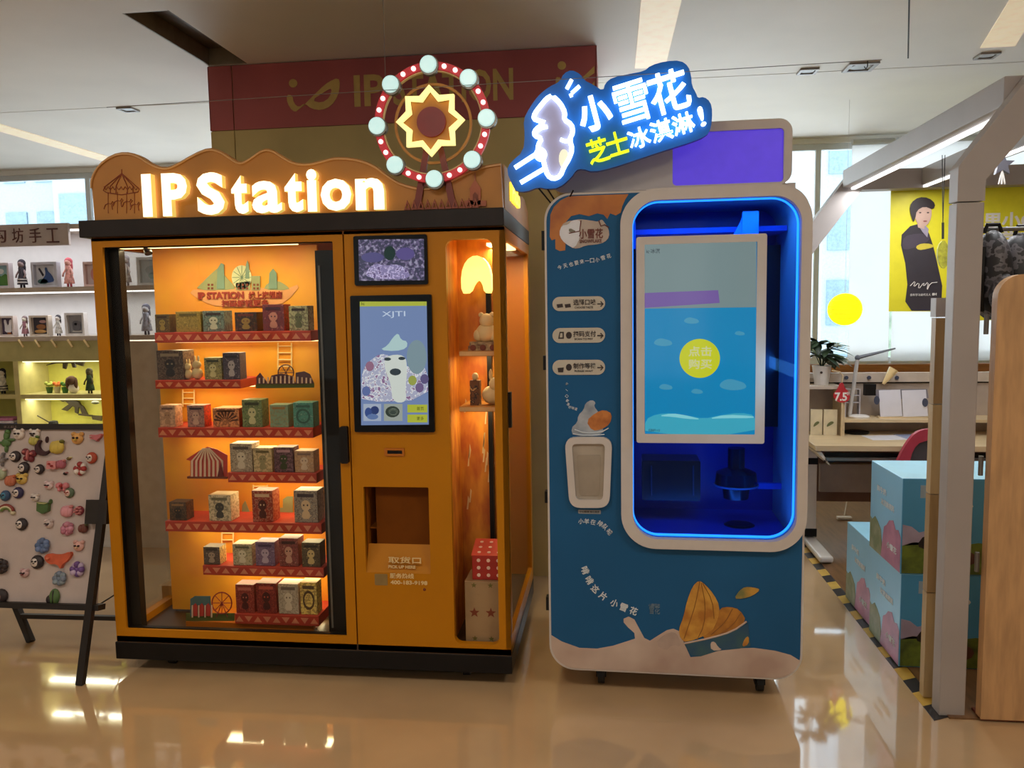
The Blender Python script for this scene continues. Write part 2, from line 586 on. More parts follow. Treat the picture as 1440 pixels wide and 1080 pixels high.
# ceiling panel lights of the hall behind the camera: frame, diffuser and the lamp in it
M_DIFF = mat('diffuser', (255, 244, 224), .5, emit=(255, 232, 200), es=3)
for i, (x, y) in enumerate(((-2.9, -2.0), (-.5, -2.2), (1.9, -2.0), (-2, -5.4), (1.2, -5.4))):
    t = thing('ceiling_light', 'warm ceiling panel light of the hall, %s' % ('front row by the left wall', 'front row in the middle', 'front row by the kiosk side', 'rear row on the left', 'rear row on the right')[i], 'light', (x, y, CZ), 'hall ceiling panel lights')
    MB().plate(rrect(-.32, .32, -.32, .32, .01), 0, .03, [rrect(-.29, .29, -.29, .29, .01)]).xf(Matrix.Translation((x, y, CZ - .03)) @ Matrix.Rotation(R(90), 4, 'X') @ Matrix.Scale(1, 4)).build('frame', M_WHITE, t)
    MB().box(x - .29, x + .29, y - .29, y + .29, CZ - .012, CZ - .006).build('diffuser', M_DIFF, t)
    area('hall_lamp', (x, y, CZ - .035), .55, .55, 19 if i < 3 else 10, (1, .92, .80))

# houses beyond the glass, in front and behind
M_HZ = mat('far_facade', (150, 166, 176), .7, var=.05)
M_HG = mat('far_glass', (116, 140, 156), .4, var=.1)
M_TREE = mat('far_trees', (130, 146, 126), .9, var=.3, scale=3)
def house(x, y, w_, d, h, label, face, nx, nz):
    t = thing('building', label, 'building', (x, y, -6))
    MB().box(x - w_ / 2, x + w_ / 2, y - d / 2, y + d / 2, -6, h).build('wall', M_HZ, t)
    yf = y + face * d / 2
    me = None
    for i in range(nx):
        for k in range(nz):
            wx = x - w_ / 2 + w_ * (i + .5) / nx
            wz = -2 + (h + 2) * (k + .5) / nz
            if me is None:
                o = MB().box(-w_ / nx * .34, w_ / nx * .34, -.05, .05, -(h + 2) / nz * .3, (h + 2) / nz * .3).build('window', M_HG, t)
                me = o.data
            else:
                o = bpy.data.objects.new('window', me)
                COL.objects.link(o)
                o.parent = t
            o.location = Vector((wx, yf, wz)) - Vector(t.location)
house(-15.5, 24, 4.2, 5, 22, 'pale tower block beyond the glazing above the craft shelves', -1, 3, 9)
house(-20.5, 26, 3.6, 5, 16, 'lower pale block beside the tower past the glazing', -1, 3, 7)
house(8.6, 26, 3.0, 5, 24, 'blue grey tower beyond the glass beside the ice cream machine', -1, 3, 11)
house(-6, -40, 12, 6, 22, 'housing block across the street behind the entrance', 1, 6, 9)
house(8, -36, 9, 6, 18, 'apartment block reflected from across the street', 1, 5, 8)
mb = MB()
for i in range(7):
    mb.ball((8.2 + .55 * i + random.uniform(-.3, .3), 20 + random.uniform(-1, 1), .6 + random.uniform(-.4, 1.0)), (1.0, .9, 1.3), n=10, k=7)
tag(mb.build('tree', M_TREE), 'pale leafy tree outside the glass beside the ice cream machine', 'tree')

# white fabric blinds before the right glazing; narrow one added as bright column stand-in
m = bpy.data.materials.new('blind_fabric'); m.use_nodes = True
nt = m.node_tree; bs = nt.nodes['Principled BSDF']
bs.inputs['Base Color'].default_value = (.86, .86, .85, 1); bs.inputs['Roughness'].default_value = .8
trn = nt.nodes.new('ShaderNodeBsdfTranslucent'); trn.inputs[0].default_value = (.95, .96, .97, 1)
mxs = nt.nodes.new('ShaderNodeMixShader'); mxs.inputs[0].default_value = .6
nt.links.new(bs.outputs[0], mxs.inputs[1]); nt.links.new(trn.outputs[0], mxs.inputs[2]); nt.links.new(mxs.outputs[0], nt.nodes['Material Output'].inputs[0])
for x0, x1, lb in ((2.40, 2.73, 'narrow white fabric blind standing in for a bright column beside the lantern'), (2.75, 4.5, 'wide white fabric blind behind the yellow posters')):
    t = thing('window_blind', lb, 'blind', ((x0 + x1) / 2, 4.0, 1.02))
    MB().box(x0, x1, 3.998, 4.002, 1.02, 2.82).build('fabric', m, t)
    MB().cyl((x0, 4.0, 2.84), (x1, 4.0, 2.84), .025, n=14).build('roller', M_FRAME, t)
    MB().box(x0, x1, 3.994, 4.006, 1.005, 1.025).build('bottom_bar', M_FRAME, t)
strip([(2.05, .3), (2.16, .3), (2.6, 1.75), (2.42, 1.75)], 'peach glowing band standing for a warm reflection above the kiosk frame')  # pale beam with a warm reflection, added here as a glowing strip
# ------------------------------------------------------------------ orange vending machine
M_AMBER = mat('amber_enamel', (190, 122, 8), .42, var=.03, scale=3, spec=.25)
M_AMBER2 = mat('amber_inner', (190, 108, 14), .5, var=.04, scale=4)
M_TAN = mat('tan_board', (194, 132, 54), .5, var=.09, scale=3)
M_TANEDGE = mat('tan_edge', (222, 172, 112), .4, var=.05)
M_PANEL = mat('stage_print', (228, 160, 40), .55, col2=(222, 142, 44), scale=5)
M_SHELFRED = mat('shelf_red', (186, 58, 38), .5, var=.08)
M_TRI = mat('shelf_triangle', (222, 136, 98), .5)
M_PANE = glass('cabinet_glass', (250, 250, 248), .22)
M_LEDW = mat('warm_led', (255, 230, 170), .5, emit=(255, 222, 150), es=3.5)
M_LIT = mat('lit_letter', (255, 246, 205), .4, emit=(255, 240, 200), es=1.5)
M_LITSIDE = mat('lit_letter_side', (250, 205, 90), .4, emit=(255, 232, 120), es=.55)
M_METAL = mat('grey_metal', (120, 116, 110), .35, metal=.6)
M_CREAM = mat('cream_print', (236, 208, 150), .5)
M_BROWN = mat('brown_print', (120, 52, 24), .5)
M_SAGE = mat('sage_print', (150, 158, 110), .5)

VM = thing('vending_machine', 'orange blind box vending machine with lit station letters on top', 'vending machine', (-.845, .46, 0))
OW, OD, OZ0, OZ1 = 1.692, .934, .13, 1.83
P = W0.p

MB().box(-1.702, .002, 0, OD, .055, OZ0).build('base', M_BLACK, VM, bevel=.004)
M_RUB = mat('rubber', (20, 20, 20), .6)
for x in (-1.5, -.2):
    for y in (.1, .84):
        c = MB()
        c.box(x - .03, x + .03, y - .03, y + .03, .046, .055)
        c.box(x - .022, x - .017, y - .02, y + .02, .015, .048).box(x + .017, x + .022, y - .02, y + .02, .015, .048)
        c = c.build('caster', M_METAL, VM)
        MB().cyl((x - .014, y, .024), (x + .014, y, .024), .024, n=18).build('wheel', M_RUB, c)
MB().box(-1.69, 0, .0, OD, OZ0, .158).build('cabinet_floor', mat('cabinet_floor', (66, 46, 30), .45), VM)
MB().box(-1.69, 0, .0, OD, 1.815, OZ1).build('cabinet_top', M_AMBER2, VM)
MB().box(-1.69, 0, OD - .02, OD, .158, 1.815).build('back_panel', M_AMBER2, VM)

# glass door with its frame
def rc(x0, y0, x1, y1, v=0.0, r=.004, fr=W0):
    a, b, c, d = fr.xz(x0, y0, v), fr.xz(x1, y0, v), fr.xz(x1, y1, v), fr.xz(x0, y1, v)
    return rrect((a[0] + d[0]) / 2, (b[0] + c[0]) / 2, (c[1] + d[1]) / 2, (a[1] + b[1]) / 2, r)
DX = P(492, 600, 0).x
gx0, gx1 = -1.645, P(477, 600, 0).x
gz0, gz1 = .19, 1.79
mb = MB()
mb.plate(rrect(-1.692, DX - .003, OZ0 + .004, OZ1 - .003, .004), 0, .035, [rrect(gx0, gx1, gz0, gz1, .006)])
door = mb.build('glass_door', M_AMBER, VM, bevel=.003)
MB().plate(rrect(gx0 - .002, gx1 + .002, gz0 - .002, gz1 + .002, .006), .012, .034, [rrect(gx0 + .004, gx1 - .004, gz0 + .004, gz1 - .004, .004)]).build('gasket', M_BLACK, door)
MB().box(gx0, gx1, .016, .021, gz0, gz1).build('pane', M_PANE, door)
a = P(483, 600, -.02)
MB().plate(rc(478, 600, 489, 652, -.02, .008), -.022, 0).build('handle', M_BLACK, door, bevel=.003)
# dark inner door rails seen through the glass
MB().box(-1.645, -1.598, .036, .075, .158, 1.79).build('inner_rail', M_BLACK, VM)
x0 = P(457, 600, .1).x
MB().box(x0, gx1 + .02, .06, .16, .158, 1.76).build('lift_column', M_BLACK, VM)
MB().box(x0 + .012, x0 + .02, .056, .06, .2, 1.7).build('lift_rail', M_METAL, VM)
# left side: posts, pane
for y0, y1 in ((.035, .075), (OD - .06, OD - .02)):
    MB().box(-1.69, -1.65, y0, y1, .158, 1.815).build('corner_post', M_AMBER, VM)
MB().box(-1.686, -1.682, .075, OD - .06, .19, 1.79).build('pane', M_PANE, VM)
MB().box(-1.69, -1.65, .075, OD - .06, .158, .19).build('side_rail', M_AMBER, VM)
MB().box(-1.69, -1.65, .075, OD - .06, 1.79, 1.815).build('side_rail', M_AMBER, VM)
MB().box(-1.65, -1.625, .5, .515, .158, 1.815).build('inner_rail', mat('dim_metal', (92, 84, 66), .4, metal=.4), VM)

# control side panel with its openings
RX = DX + .003
def rz(x0, y0, x1, y1): return rc(x0, y0, x1, y1, 0)
bin_o = rc(513, 685, 604, 806)
win_o = rc(633, 336, 697, 906, 0, .03)
mb = MB()
mb.plate(rrect(RX, 0, OZ0 + .004, OZ1 - .003, .004), 0, .03, [bin_o, win_o])
cp = mb.build('control_panel', M_AMBER, VM, bevel=.003)
# pick-up bin: recess, flap, sloping lip
bx0, bx1 = min(q[0] for q in bin_o), max(q[0] for q in bin_o)
bz0, bz1 = min(q[1] for q in bin_o), max(q[1] for q in bin_o)
M_BIN = mat('bin_dark', (124, 68, 12), .5, spec=.1)
bn = MB()
bn.box(bx0, bx1, .18, .19, bz0, bz1, 1).box(bx0 - .008, bx0, .02, .19, bz0, bz1).box(bx1, bx1 + .008, .02, .19, bz0, bz1).box(bx0, bx1, .02, .19, bz1, bz1 + .008).box(bx0, bx1, .02, .19, bz0 - .008, bz0)
bn = bn.build('pickup_bin', [M_AMBER2, M_BIN], VM)
fz = W0.xz(560, 768, .02)[1]
MB().box(bx0 + .035, bx1 - .01, .05, .056, fz, bz1 - .006).build('flap', mat('flap_smoked', (112, 60, 12), .5, spec=.1), bn)
MB().add([(bx0, .002, bz0), (bx1, .002, bz0), (bx1, .05, fz), (bx0, .05, fz), (bx0, .18, bz0), (bx1, .18, bz0)], [(0, 1, 2, 3), (3, 2, 5, 4), (0, 3, 4), (1, 5, 2)]).build('chute_lip', M_AMBER, bn)
MB().box(bx0 + .002, bx1 - .002, .06, .18, fz + .06, fz + .066).build('bin_step', M_BIN, bn)
mb = MB()
ltz = lambda x0, y0, x1, y1: (x0, y0, x1, y1)
tpx(mb, W0, '取货口', 546, 783, 592, 793, -.001, .004, .01)
tpx(mb, W0, 'PICK UP HERE', 546, 795, 584, 800, -.001, .004, .02)
mb.build('pickup_lettering', M_CREAM, bn)
mb = MB()
tpx(mb, W0, '服务热线', 548, 806, 582, 814, -.0015, .001, .02)
tpx(mb, W0, '400-183-9198', 549, 816, 601, 823, -.0015, .001, .03)
mb.build('hotline_lettering', M_CREAM, cp)
MB().plate(rc(527, 807, 545, 823), -.0012, .001).build('blank_code_patch', mat('code_patch', (150, 122, 70), .5), cp)
MB().plate(rc(541, 630, 569, 641, 0, .004), -.006, .002, [rc(545, 633, 566, 638, 0, .002)]).build('card_slot', M_AMBER2, cp)
MB().plate(rc(544, 632, 567, 639, 0, .002), -.002, .001).build('slot_mouth', M_BLACK, cp)
MB().ball((P(597, 829).x, -.001, P(597, 829).z), (.006, .004, .006)).build('screw', M_BROWN, cp)

# two screens
M_SCRBLACK = mat('screen_bezel', (12, 11, 14), .2, spec=.25)
def emis(key, col, s=.8, rough=.12):
    return mat(key, tuple(int(x * .25) for x in col), rough, emit=col, es=s, var=0)
sc = MB().plate(rc(499, 331, 602, 401, 0, .008), -.012, .01).build('advert_screen', M_SCRBLACK, VM, bevel=.003)
# advert picture: dark lilac scene made of flat lit shapes
v = -.0125
def flat(parent, name, pts, m, v, t=.0006, fr=W0):
    return MB().plate(poly(fr, pts, v), v - t, v).build(name, m, parent)
flat(sc, 'picture', [(504, 337), (596, 336), (597, 394), (505, 395)], printed('advert_print', (62, 64, 92), (104, 98, 140), (150, 152, 186), 60, .12, .4), v)
flat(sc, 'picture_figure', smooth([(512, 392), (518, 376), (530, 370), (542, 374), (560, 371), (574, 380), (578, 393)], 2), printed('advert_fig', (120, 116, 165), (175, 172, 210), (90, 80, 130), 80, .12, .6), v - .0008)
flat(sc, 'picture_blob', oval(570, 357, 13, 9), emis('lilac', (112, 98, 168), .5), v - .0008)
flat(sc, 'picture_blob', oval(524, 362, 16, 7), emis('lilac2', (104, 98, 158), .5), v - .0008)
flat(sc, 'picture_blob', oval(548, 356, 8, 10), emis('darkgreen', (36, 62, 56), .5), v - .0009)

ms = MB().plate(rc(497, 415, 610, 607, 0, .006), -.014, .01).build('touch_screen', M_SCRBLACK, VM, bevel=.003)
v = -.0145
flat(ms, 'display', [(506, 424), (600, 424), (603, 597), (508, 598)], emis('screen_sky', (128, 152, 200), .62), v)
flat(ms, 'header_bar', [(506, 424), (600, 424), (600, 430), (506, 431)], emis('lime_bar', (176, 184, 60), .8), v - .0006)
flat(ms, 'picture_crowd', smooth([(508, 545), (510, 520), (520, 507), (535, 497), (548, 500), (566, 512), (585, 520), (601, 516), (602, 562), (509, 566)], 1), printed('screen_crowd', (150, 160, 190), (196, 206, 220), (120, 96, 140), 70, .12, .55), v - .0006)
flat(ms, 'picture_disc', oval(586, 502, 14, 24), emis('screen_disc', (140, 166, 176), .62), v - .0009)
flat(ms, 'picture_face', smooth([(541, 500), (570, 498), (573, 520), (570, 545), (572, 566), (552, 566), (550, 540), (541, 520)], 2), emis('screen_face', (214, 222, 214), .75), v - .0012)
flat(ms, 'picture_hat', smooth([(534, 492), (545, 486), (553, 474), (560, 468), (564, 478), (573, 480), (572, 490), (556, 494)], 1), emis('screen_hat', (176, 206, 206), .8), v - .0014)
for i, (x, y) in enumerate(((545, 505), (565, 504))): flat(ms, 'picture_eye', oval(x, y, 5, 2.4, 10), emis('screen_dark', (70, 84, 92), .4), v - .0018)
flat(ms, 'picture_mouth', oval(556, 523, 8, 5, 12), emis('screen_dark', (70, 84, 92), .4), v - .0018)
for x, y, c in ((520, 515, (170, 120, 150)), (590, 545, (130, 110, 160)), (580, 535, (180, 190, 90)), (515, 550, (110, 130, 190)), (597, 533, (110, 100, 150))):
    flat(ms, 'picture_spot', oval(x, y, 6, 7, 12), emis('spot%d' % x, c, .55), v - .0016)
for x0, x1, key in ((511, 536, 'a'), (540, 566, 'b')):
    th = flat(ms, 'thumbnail', [(x0, 568), (x1, 568), (x1, 592), (x0, 592)], emis('thumb_' + key, (186, 200, 222) if key == 'a' else (176, 186, 176), .6), v - .001)
    for ox, oy, rx_, ry_, cc in ((7, 12, 5, 7, (64, 92, 160)), (16, 9, 6, 6, (50, 72, 130)), (13, 18, 8, 4, (110, 140, 196))) if key == 'a' else ((12, 11, 10, 8, (62, 74, 66)), (13, 11, 7, 5, (150, 160, 140)), (13, 12, 4, 3, (70, 84, 76))):
        flat(th, 'thumbnail_shape', oval(x0 + ox, 568 + oy, rx_, ry_, 14), emis('thumb%d%d%d' % cc, cc, .55), v - .0017 - .0001 * oy)
for y in (569, 583): flat(ms, 'soft_button', [(573, y), (601, y), (601, y + 11), (573, y + 11)], emis('lime_bar', (176, 184, 60), .8), v - .001)
mb = MB()
tpx(mb, W0, 'ic', 508, 425, 513, 429, v - .0012, v - .0008, .02)
tpx(mb, W0, '首页', 586, 572, 596, 577, v - .0018, v - .0013)
tpx(mb, W0, '更多', 586, 586, 596, 591, v - .0018, v - .0013)
mb.build('screen_lettering', emis('screen_ink', (50, 60, 40), .3), ms)
mb = MB(); tpx(mb, W0, 'XJTI', 537, 438, 570, 447, v - .0012, v - .0006); mb.build('screen_title', emis('screen_white', (200, 215, 235), .8), ms)

# trim beam under the sign and the side of the cabinet
MB().box(-1.722, .003, -.03, OD, OZ1 - .002, 1.896).build('top_trim', mat('dark_trim', (34, 26, 24), .5, var=.1, spec=.3), VM, bevel=.003)
sd = MB()
M4 = Matrix.Rotation(R(90), 4, 'Z')
sd.plate(rrect(.0, OD, OZ0 + .004, OZ1 - .003, .004), 0, .02, [rrect(.05, OD - .06, .2, 1.78, .01)])
sd.xf(M4)
sd = sd.build('side_frame', M_AMBER, VM)
MB().box(-.012, -.008, .05, OD - .06, .2, 1.78).build('pane', M_PANE, sd)
MB().box(.0, .012, .03, .055, 1.05, 1.19).build('handle', M_BLACK, sd)
MB().box(-.1, -.015, .2, .5, 1.772, 1.784).build('led_strip', M_LEDW, sd)
area('side_fill', (-.06, .5, 1.765), .08, .5, 6, (1, .8, .45))  # unseen fill added to brighten the interior behind the side pane

# display stage: back board, base, shelves with triangle trim, warm strips
SX_0, SX_1 = P(234, 600, .28).x - .02, P(455, 600, .28).x
SF = .10
pz1 = P(330, 347, .28).z
MB().box(SX_0, SX_1, .28, .3, .17, pz1).build('stage_board', M_PANEL, VM)
MB().box(P(258, 880, SF).x, SX_1 - .02, SF + .02, .28, .158, P(300, 878, SF).z).build('stage_base', M_AMBER2, VM)
SH = [(217, 437, 468, 465, 14), (218, 338, 535, 534, 12), (222, 440, 603, 600, 14), (320, 445, 666, 664, 14), (232, 452, 735, 734, 15), (285, 455, 798, 796, 14), (330, 448, 866, 863, 15)]
SHELF = []
for i, (xa, xb, ya, yb, h) in enumerate(SH):
    a, b = P(xa, ya, SF), P(xb, yb, SF)
    z1 = (a.z + b.z) / 2
    z0 = z1 - h * (P(300, 600, SF).z - P(300, 610, SF).z) / 10
    s_ = MB().box(a.x, b.x, SF, .28, z0, z1).build('shelf', M_SHELFRED, VM, bevel=.002)
    SHELF.append((a.x, b.x, z0, z1))
    n = max(4, round((b.x - a.x) / .042))
    tr = MB()
    for k in range(n):
        w_ = (b.x - a.x) / n
        x = a.x + w_ * (k + .5)
        zc = (z0 + z1) / 2
        hh = (z1 - z0) * .27
        sgn = -1 if k % 2 else 1
        tr.plate([(x - w_ * .42, zc - hh * sgn), (x + w_ * .42, zc - hh * sgn), (x, zc + hh * sgn)], SF - .001, SF + .001)
    tr.build('trim_triangles', M_TRI, s_)['kind'] = 'stuff'
    MB().box(a.x + .01, b.x - .01, .245, .26, z0 - .006, z0 - .0005).build('led_strip', M_LEDW, s_)
    area('shelf_lamp', ((a.x + b.x) / 2, .2, z0 - .009), (b.x - a.x) * .9, .05, 1.7 * (b.x - a.x), (1, .84, .46), (R(-12), 0, 0))
area('stage_lamp', ((SX_0 + SX_1) / 2, .06, 1.78), .8, .03, 3.4, (1, .84, .5), (R(8), 0, 0))
MB().box(SX_0, SX_1, .045, .075, 1.786, 1.8).build('led_strip', M_LEDW, VM)
MB().box(-1.65, -1.63, .72, .735, .158, 1.815).build('inner_rail', MATS['dim_metal'], VM)

# printed skyline, heading and ladders on the stage board
v = .278
def fl(name, shapes, m, par=VM, vv=v, t=.002):
    mb = MB()
    for s_ in shapes: mb.plate(poly(W0, s_, vv), vv - t, vv)
    return mb.build(name, m, par)
M_TEALP = mat('teal_print', (118, 150, 130), .5)
fl('skyline_hills', [smooth([(274, 408), (286, 396), (298, 384), (308, 376), (318, 390), (330, 402), (330, 408)], 1), smooth([(370, 408), (376, 398), (390, 394), (404, 402), (408, 408)], 1)], M_SAGE)
fl('skyline_wheel', [oval(340, 390, 14, 17)], mat('pale_print', (206, 214, 170), .5), vv=v - .002)
mb = MB()
for k in range(12):
    a_ = 2 * math.pi * k / 12
    c = W0.p(340, 390, v - .0045); e = W0.p(340 + 13.4 * math.cos(a_), 390 + 16.4 * math.sin(a_), v - .0045)
    mb.cyl(c, e, .0012, n=4)
mb.build('skyline_spokes', M_TEALP, VM)
fl('skyline_towers', [[(305, 406), (306, 378), (311, 370), (315, 372), (316, 406)], [(378, 406), (379, 384), (384, 378), (389, 384), (390, 406)], [(345, 392), (346, 372), (348, 366), (350, 372), (351, 392)]], M_TEALP, vv=v - .003)
fl('skyline_houses', [[(290, 408), (290, 396), (303, 396), (303, 408)], [(332, 408), (332, 398), (352, 395), (352, 408)], [(354, 408), (354, 388), (366, 388), (366, 408)]], M_SAGE, vv=v - .002)
fl('skyline_windows', [[(x, y), (x + 3, y), (x + 3, y + 3), (x, y + 3)] for x in (292, 297, 334, 340, 346, 356, 361) for y in (399, 404)], M_BROWN, vv=v - .0042, t=.001)
fl('heading_ribbon', [smooth([(262, 408), (300, 406), (360, 404), (398, 408), (425, 398), (404, 424), (380, 432), (310, 432), (284, 424)], 1)], mat('ribbon_print', (222, 158, 100), .5), t=.001)
mb = MB()
tpx(mb, W0, 'IP STATION', 278, 411, 343, 420, v - .006, v - .003, .05)
tpx(mb, W0, '线上旗舰店', 349, 410, 397, 420, v - .006, v - .003, .03)
tpx(mb, W0, '扫码解锁更多', 311, 422, 378, 431, v - .006, v - .003, .03)
mb.build('heading_lettering', mat('heading_red', (150, 50, 30), .5), VM)
def ladder(x0, x1, y0, y1):
    mb = MB()
    for x in (x0, x1): mb.cyl(W0.p(x, y0, .27), W0.p(x, y1, .27), .0035, n=6)
    n = max(2, int((y1 - y0) / 8))
    for k in range(n):
        y = y0 + (y1 - y0) * (k + .5) / n
        mb.cyl(W0.p(x0, y, .27), W0.p(x1, y, .27), .0028, n=6)
    mb.build('ladder_ornament', M_CREAM, VM)
ladder(391, 410, 482, 520); ladder(257, 273, 548, 572); ladder(312, 328, 745, 764); ladder(356, 376, 682, 690)

# carnival cut-outs standing in the gaps
M_GRN = mat('cut_green', (92, 100, 44), .6)
M_CUTD = mat('cut_dark', (96, 62, 70), .6)
M_STRP = mat('tent_red', (196, 62, 52), .5)
M_STRW = mat('tent_cream', (236, 200, 170), .5)
CF = .13
def cut(name, layers, par=VM):
    o = None
    for k, (nm, shapes, m) in enumerate(layers):
        mb = MB()
        for s_ in shapes: mb.plate(poly(W0, s_, CF - .004 * k), CF - .004 * k - .003, CF - .004 * k)
        q = mb.build(name if o is None else nm, m, par if o is None else o)
        o = o or q
    return o
def ringpts(cx, cy, r0, r1, n=20):
    return oval(cx, cy, r0, r0, n), oval(cx, cy, r1, r1, n)
o = cut('fairground_cutout', [('base', [[(360, 546), (360, 540), (442, 539), (442, 545)]], M_GRN),
    ('train', [[(361, 540), (361, 530), (366, 524), (372, 532), (378, 540)], [(378, 540), (382, 528), (396, 525), (412, 529), (416, 540)], [(416, 540), (416, 524), (428, 522), (436, 526), (442, 539)]], M_CUTD),
    ('stripes', [[(x, 539), (x, 528 + abs(x - 400) * .1), (x + 2, 528 + abs(x - 400) * .1), (x + 2, 539)] for x in range(364, 440, 6)], M_STRW)])
mb = MB()
mb.tube([W0.p(402 + 11 * math.cos(t * .314), 524 + 11 * math.sin(t * .314), CF - .008) for t in range(20)], .0025, 5, closed=True)
for k in range(6): mb.cyl(W0.p(402, 524, CF - .008), W0.p(402 + 11 * math.cos(k * 1.047), 524 + 11 * math.sin(k * 1.047), CF - .008), .0018, n=4)
mb.build('wheel', M_CUTD, o)
tent = cut('tent_cutout', [('tent', [[(268, 670), (268, 648), (262, 646), (280, 634), (292, 628), (306, 632), (320, 640), (320, 670)]], M_STRP),
    ('stripes', [[(269 + 6 * k, 670), (269 + 6 * k, 648), (290 + k * 1.2 - 5, 630), (291 + k * 1.2 - 4.4, 630), (272 + 6 * k, 648), (272 + 6 * k, 670)] for k in range(8)], M_STRW),
    ('doorway', [[(306, 670), (311, 650), (315, 670)]], mat('tent_dark', (120, 32, 28), .6))])
MB().box(W0.p(264, 670, CF).x, W0.p(320, 670, CF).x, CF - .006, CF + .02, W0.p(300, 673, CF).z, W0.p(300, 670, CF).z).build('base', M_BROWN, tent)
town = cut('town_cutout', [('base', [[(262, 873), (262, 862), (330, 862), (330, 873)]], M_GRN),
    ('house', [[(268, 866), (268, 842), (274, 838), (296, 838), (298, 866)]], mat('cut_teal', (80, 110, 112), .6)),
    ('arcade', [[(271 + 9 * k, 866), (271 + 9 * k, 852), (275 + 9 * k, 848), (278 + 9 * k, 852), (278 + 9 * k, 866)] for k in range(3)], M_STRP),
    ('columns', [[(270 + 9 * k, 868), (270 + 9 * k, 851), (271.6 + 9 * k, 851), (271.6 + 9 * k, 868)] for k in range(4)], M_STRW)])
mb = MB()
mb.tube([W0.p(312 + 14 * math.cos(t * .314), 848 + 15 * math.sin(t * .314), CF - .008) for t in range(20)], .003, 5, closed=True)
for k in range(8): mb.cyl(W0.p(312, 848, CF - .008), W0.p(312 + 14 * math.cos(k * .785), 848 + 15 * math.sin(k * .785), CF - .008), .0018, n=4)
mb.cyl(W0.p(312, 848, CF - .008), W0.p(304, 868, CF - .008), .002, n=4).cyl(W0.p(312, 848, CF - .008), W0.p(320, 868, CF - .008), .002, n=4)
mb.build('wheel', mat('cut_red', (150, 50, 44), .5), town)
# little houses drawn at the back of the fifth shelf
fl('back_houses', [[(398, 722), (398, 702), (404, 698), (412, 698), (412, 722)], [(388, 722), (388, 714), (398, 714), (398, 722)], [(340, 722), (341, 710), (345, 704), (352, 722)]], M_SAGE, vv=.276)

# ------------------------------------------------------------------ signs on top of the orange machine
v = -.005
wave = [(133, 308), (129, 262), (129, 249), (138, 231), (157, 217), (176, 213), (194, 217), (213, 230), (232, 236), (247, 231), (272, 216), (294, 207), (310, 211), (326, 222), (338, 229), (351, 222), (369, 209), (382, 209), (397, 219), (413, 228), (432, 230), (454, 225), (472, 220), (500, 222), (525, 230), (547, 247), (565, 258), (590, 264), (615, 262), (640, 250), (660, 240), (682, 232), (704, 229), (706, 295)]
pts = poly(W0, wave, v)
pts[0] = (pts[0][0], 1.897); pts[-1] = (-.003, 1.897)
wb = MB().plate(smooth(pts[1:-1], 1, False) + [pts[-1], pts[0]], v, v + .035, m=0, ms=1).build('wave_sign_board', [M_TAN, M_TANEDGE], VM)
pk = [(472, 300)] + [(500, 222), (525, 230), (547, 247), (565, 258), (590, 264)] 
mb = MB()
mb.tube([Vector((q[0], v - .004, q[1])) for q in smooth(poly(W0, [(x, y + 3) for x, y in wave[1:-1]], v), 2, False)], .004, 6)
mb.build('edge_outline', M_TANEDGE, wb)
# side return of the sign with its own small lit word
sdv = MB()
top = [(0, 1.897), (0, W0.p(704, 229, v).z - .0), (.2, 2.06), (.45, 2.0), (.7, 2.04), (.9, 1.99), (.93, 1.897)]
sdv.plate(smooth(top[1:-1], 1, False) + [top[-1], top[0]], 0, .02, m=0, ms=1)
sdv.xf(Matrix.Translation((.0, .03, 0)) @ M4)
sb = sdv.build('side_sign_board', [M_TAN, M_TANEDGE], VM)
mb = MB()
put_text(mb, 'Photo', (.3, 1.985), .28, .075, -.012, 0, 0, .03)
mb.xf(Matrix.Translation((.0, .03, 0)) @ M4)
mb.build('side_lettering', mat('lit_yellow', (255, 230, 80), .4, emit=(255, 220, 70), es=1.5), sb)
# carousel drawing
c = []
mb = MB()
V2 = v - .002
def line(mb, pts, r=.0018): mb.tube([W0.p(x, y, V2) for x, y in pts], r, 5)
line(mb, [(171, 238), (171, 244)]); line(mb, [(171, 244), (148, 262), (145, 268), (150, 271), (171, 274), (194, 270), (196, 266), (171, 244)])
for x in (155, 163, 179, 187): line(mb, [(171, 244), (x, 262), (x, 272)])
for k in range(8): line(mb, [(146 + 6 * k, 262 + (k % 2)), (149 + 6 * k, 267), (152 + 6 * k, 262 + (k % 2))], .0014)
for x, y in ((152, 288), (165, 284), (178, 285), (189, 289)):
    line(mb, [(x, 270), (x, 300)], .0012)
    line(mb, [(x - 6, y + 6), (x - 4, y), (x, y - 2), (x + 4, y - 1), (x + 6, y - 5), (x + 8, y - 3), (x + 5, y + 1), (x + 6, y + 7)], .0016)
mb.build('carousel_drawing', mat('drawing_red', (146, 70, 44), .5), wb)
# the letters, each its own lit box
LET = [('I', 198, 245, 215, 304), ('P', 226, 244, 265, 303), ('S', 275, 243, 317, 304), ('t', 324, 247, 350, 303), ('a', 353, 255, 397, 302), ('t', 399, 244, 427, 300), ('i', 430, 238, 447, 299), ('o', 450, 252, 495, 299), ('n', 499, 251, 541, 298)]
YL = -.045
for ch, x0, y0, x1, y1 in LET:
    a, b = W0.xz(x0, y0, YL), W0.xz(x1, y1, YL)
    bz = 1.9
    o = MB()
    put_text(o, ch, ((a[0] + b[0]) / 2, (a[1] + bz) / 2), abs(b[0] - a[0]), abs(a[1] - bz), YL, YL + .03, 0, {'I': .03, 'a': .028, 'o': .035, 'n': .04}.get(ch, .045), 0)
    o = o.build('sign_letter', [M_LIT, M_LITSIDE], wb)
    for p_ in o.data.polygons:
        if abs(p_.normal.y) < .5: p_.material_index = 1

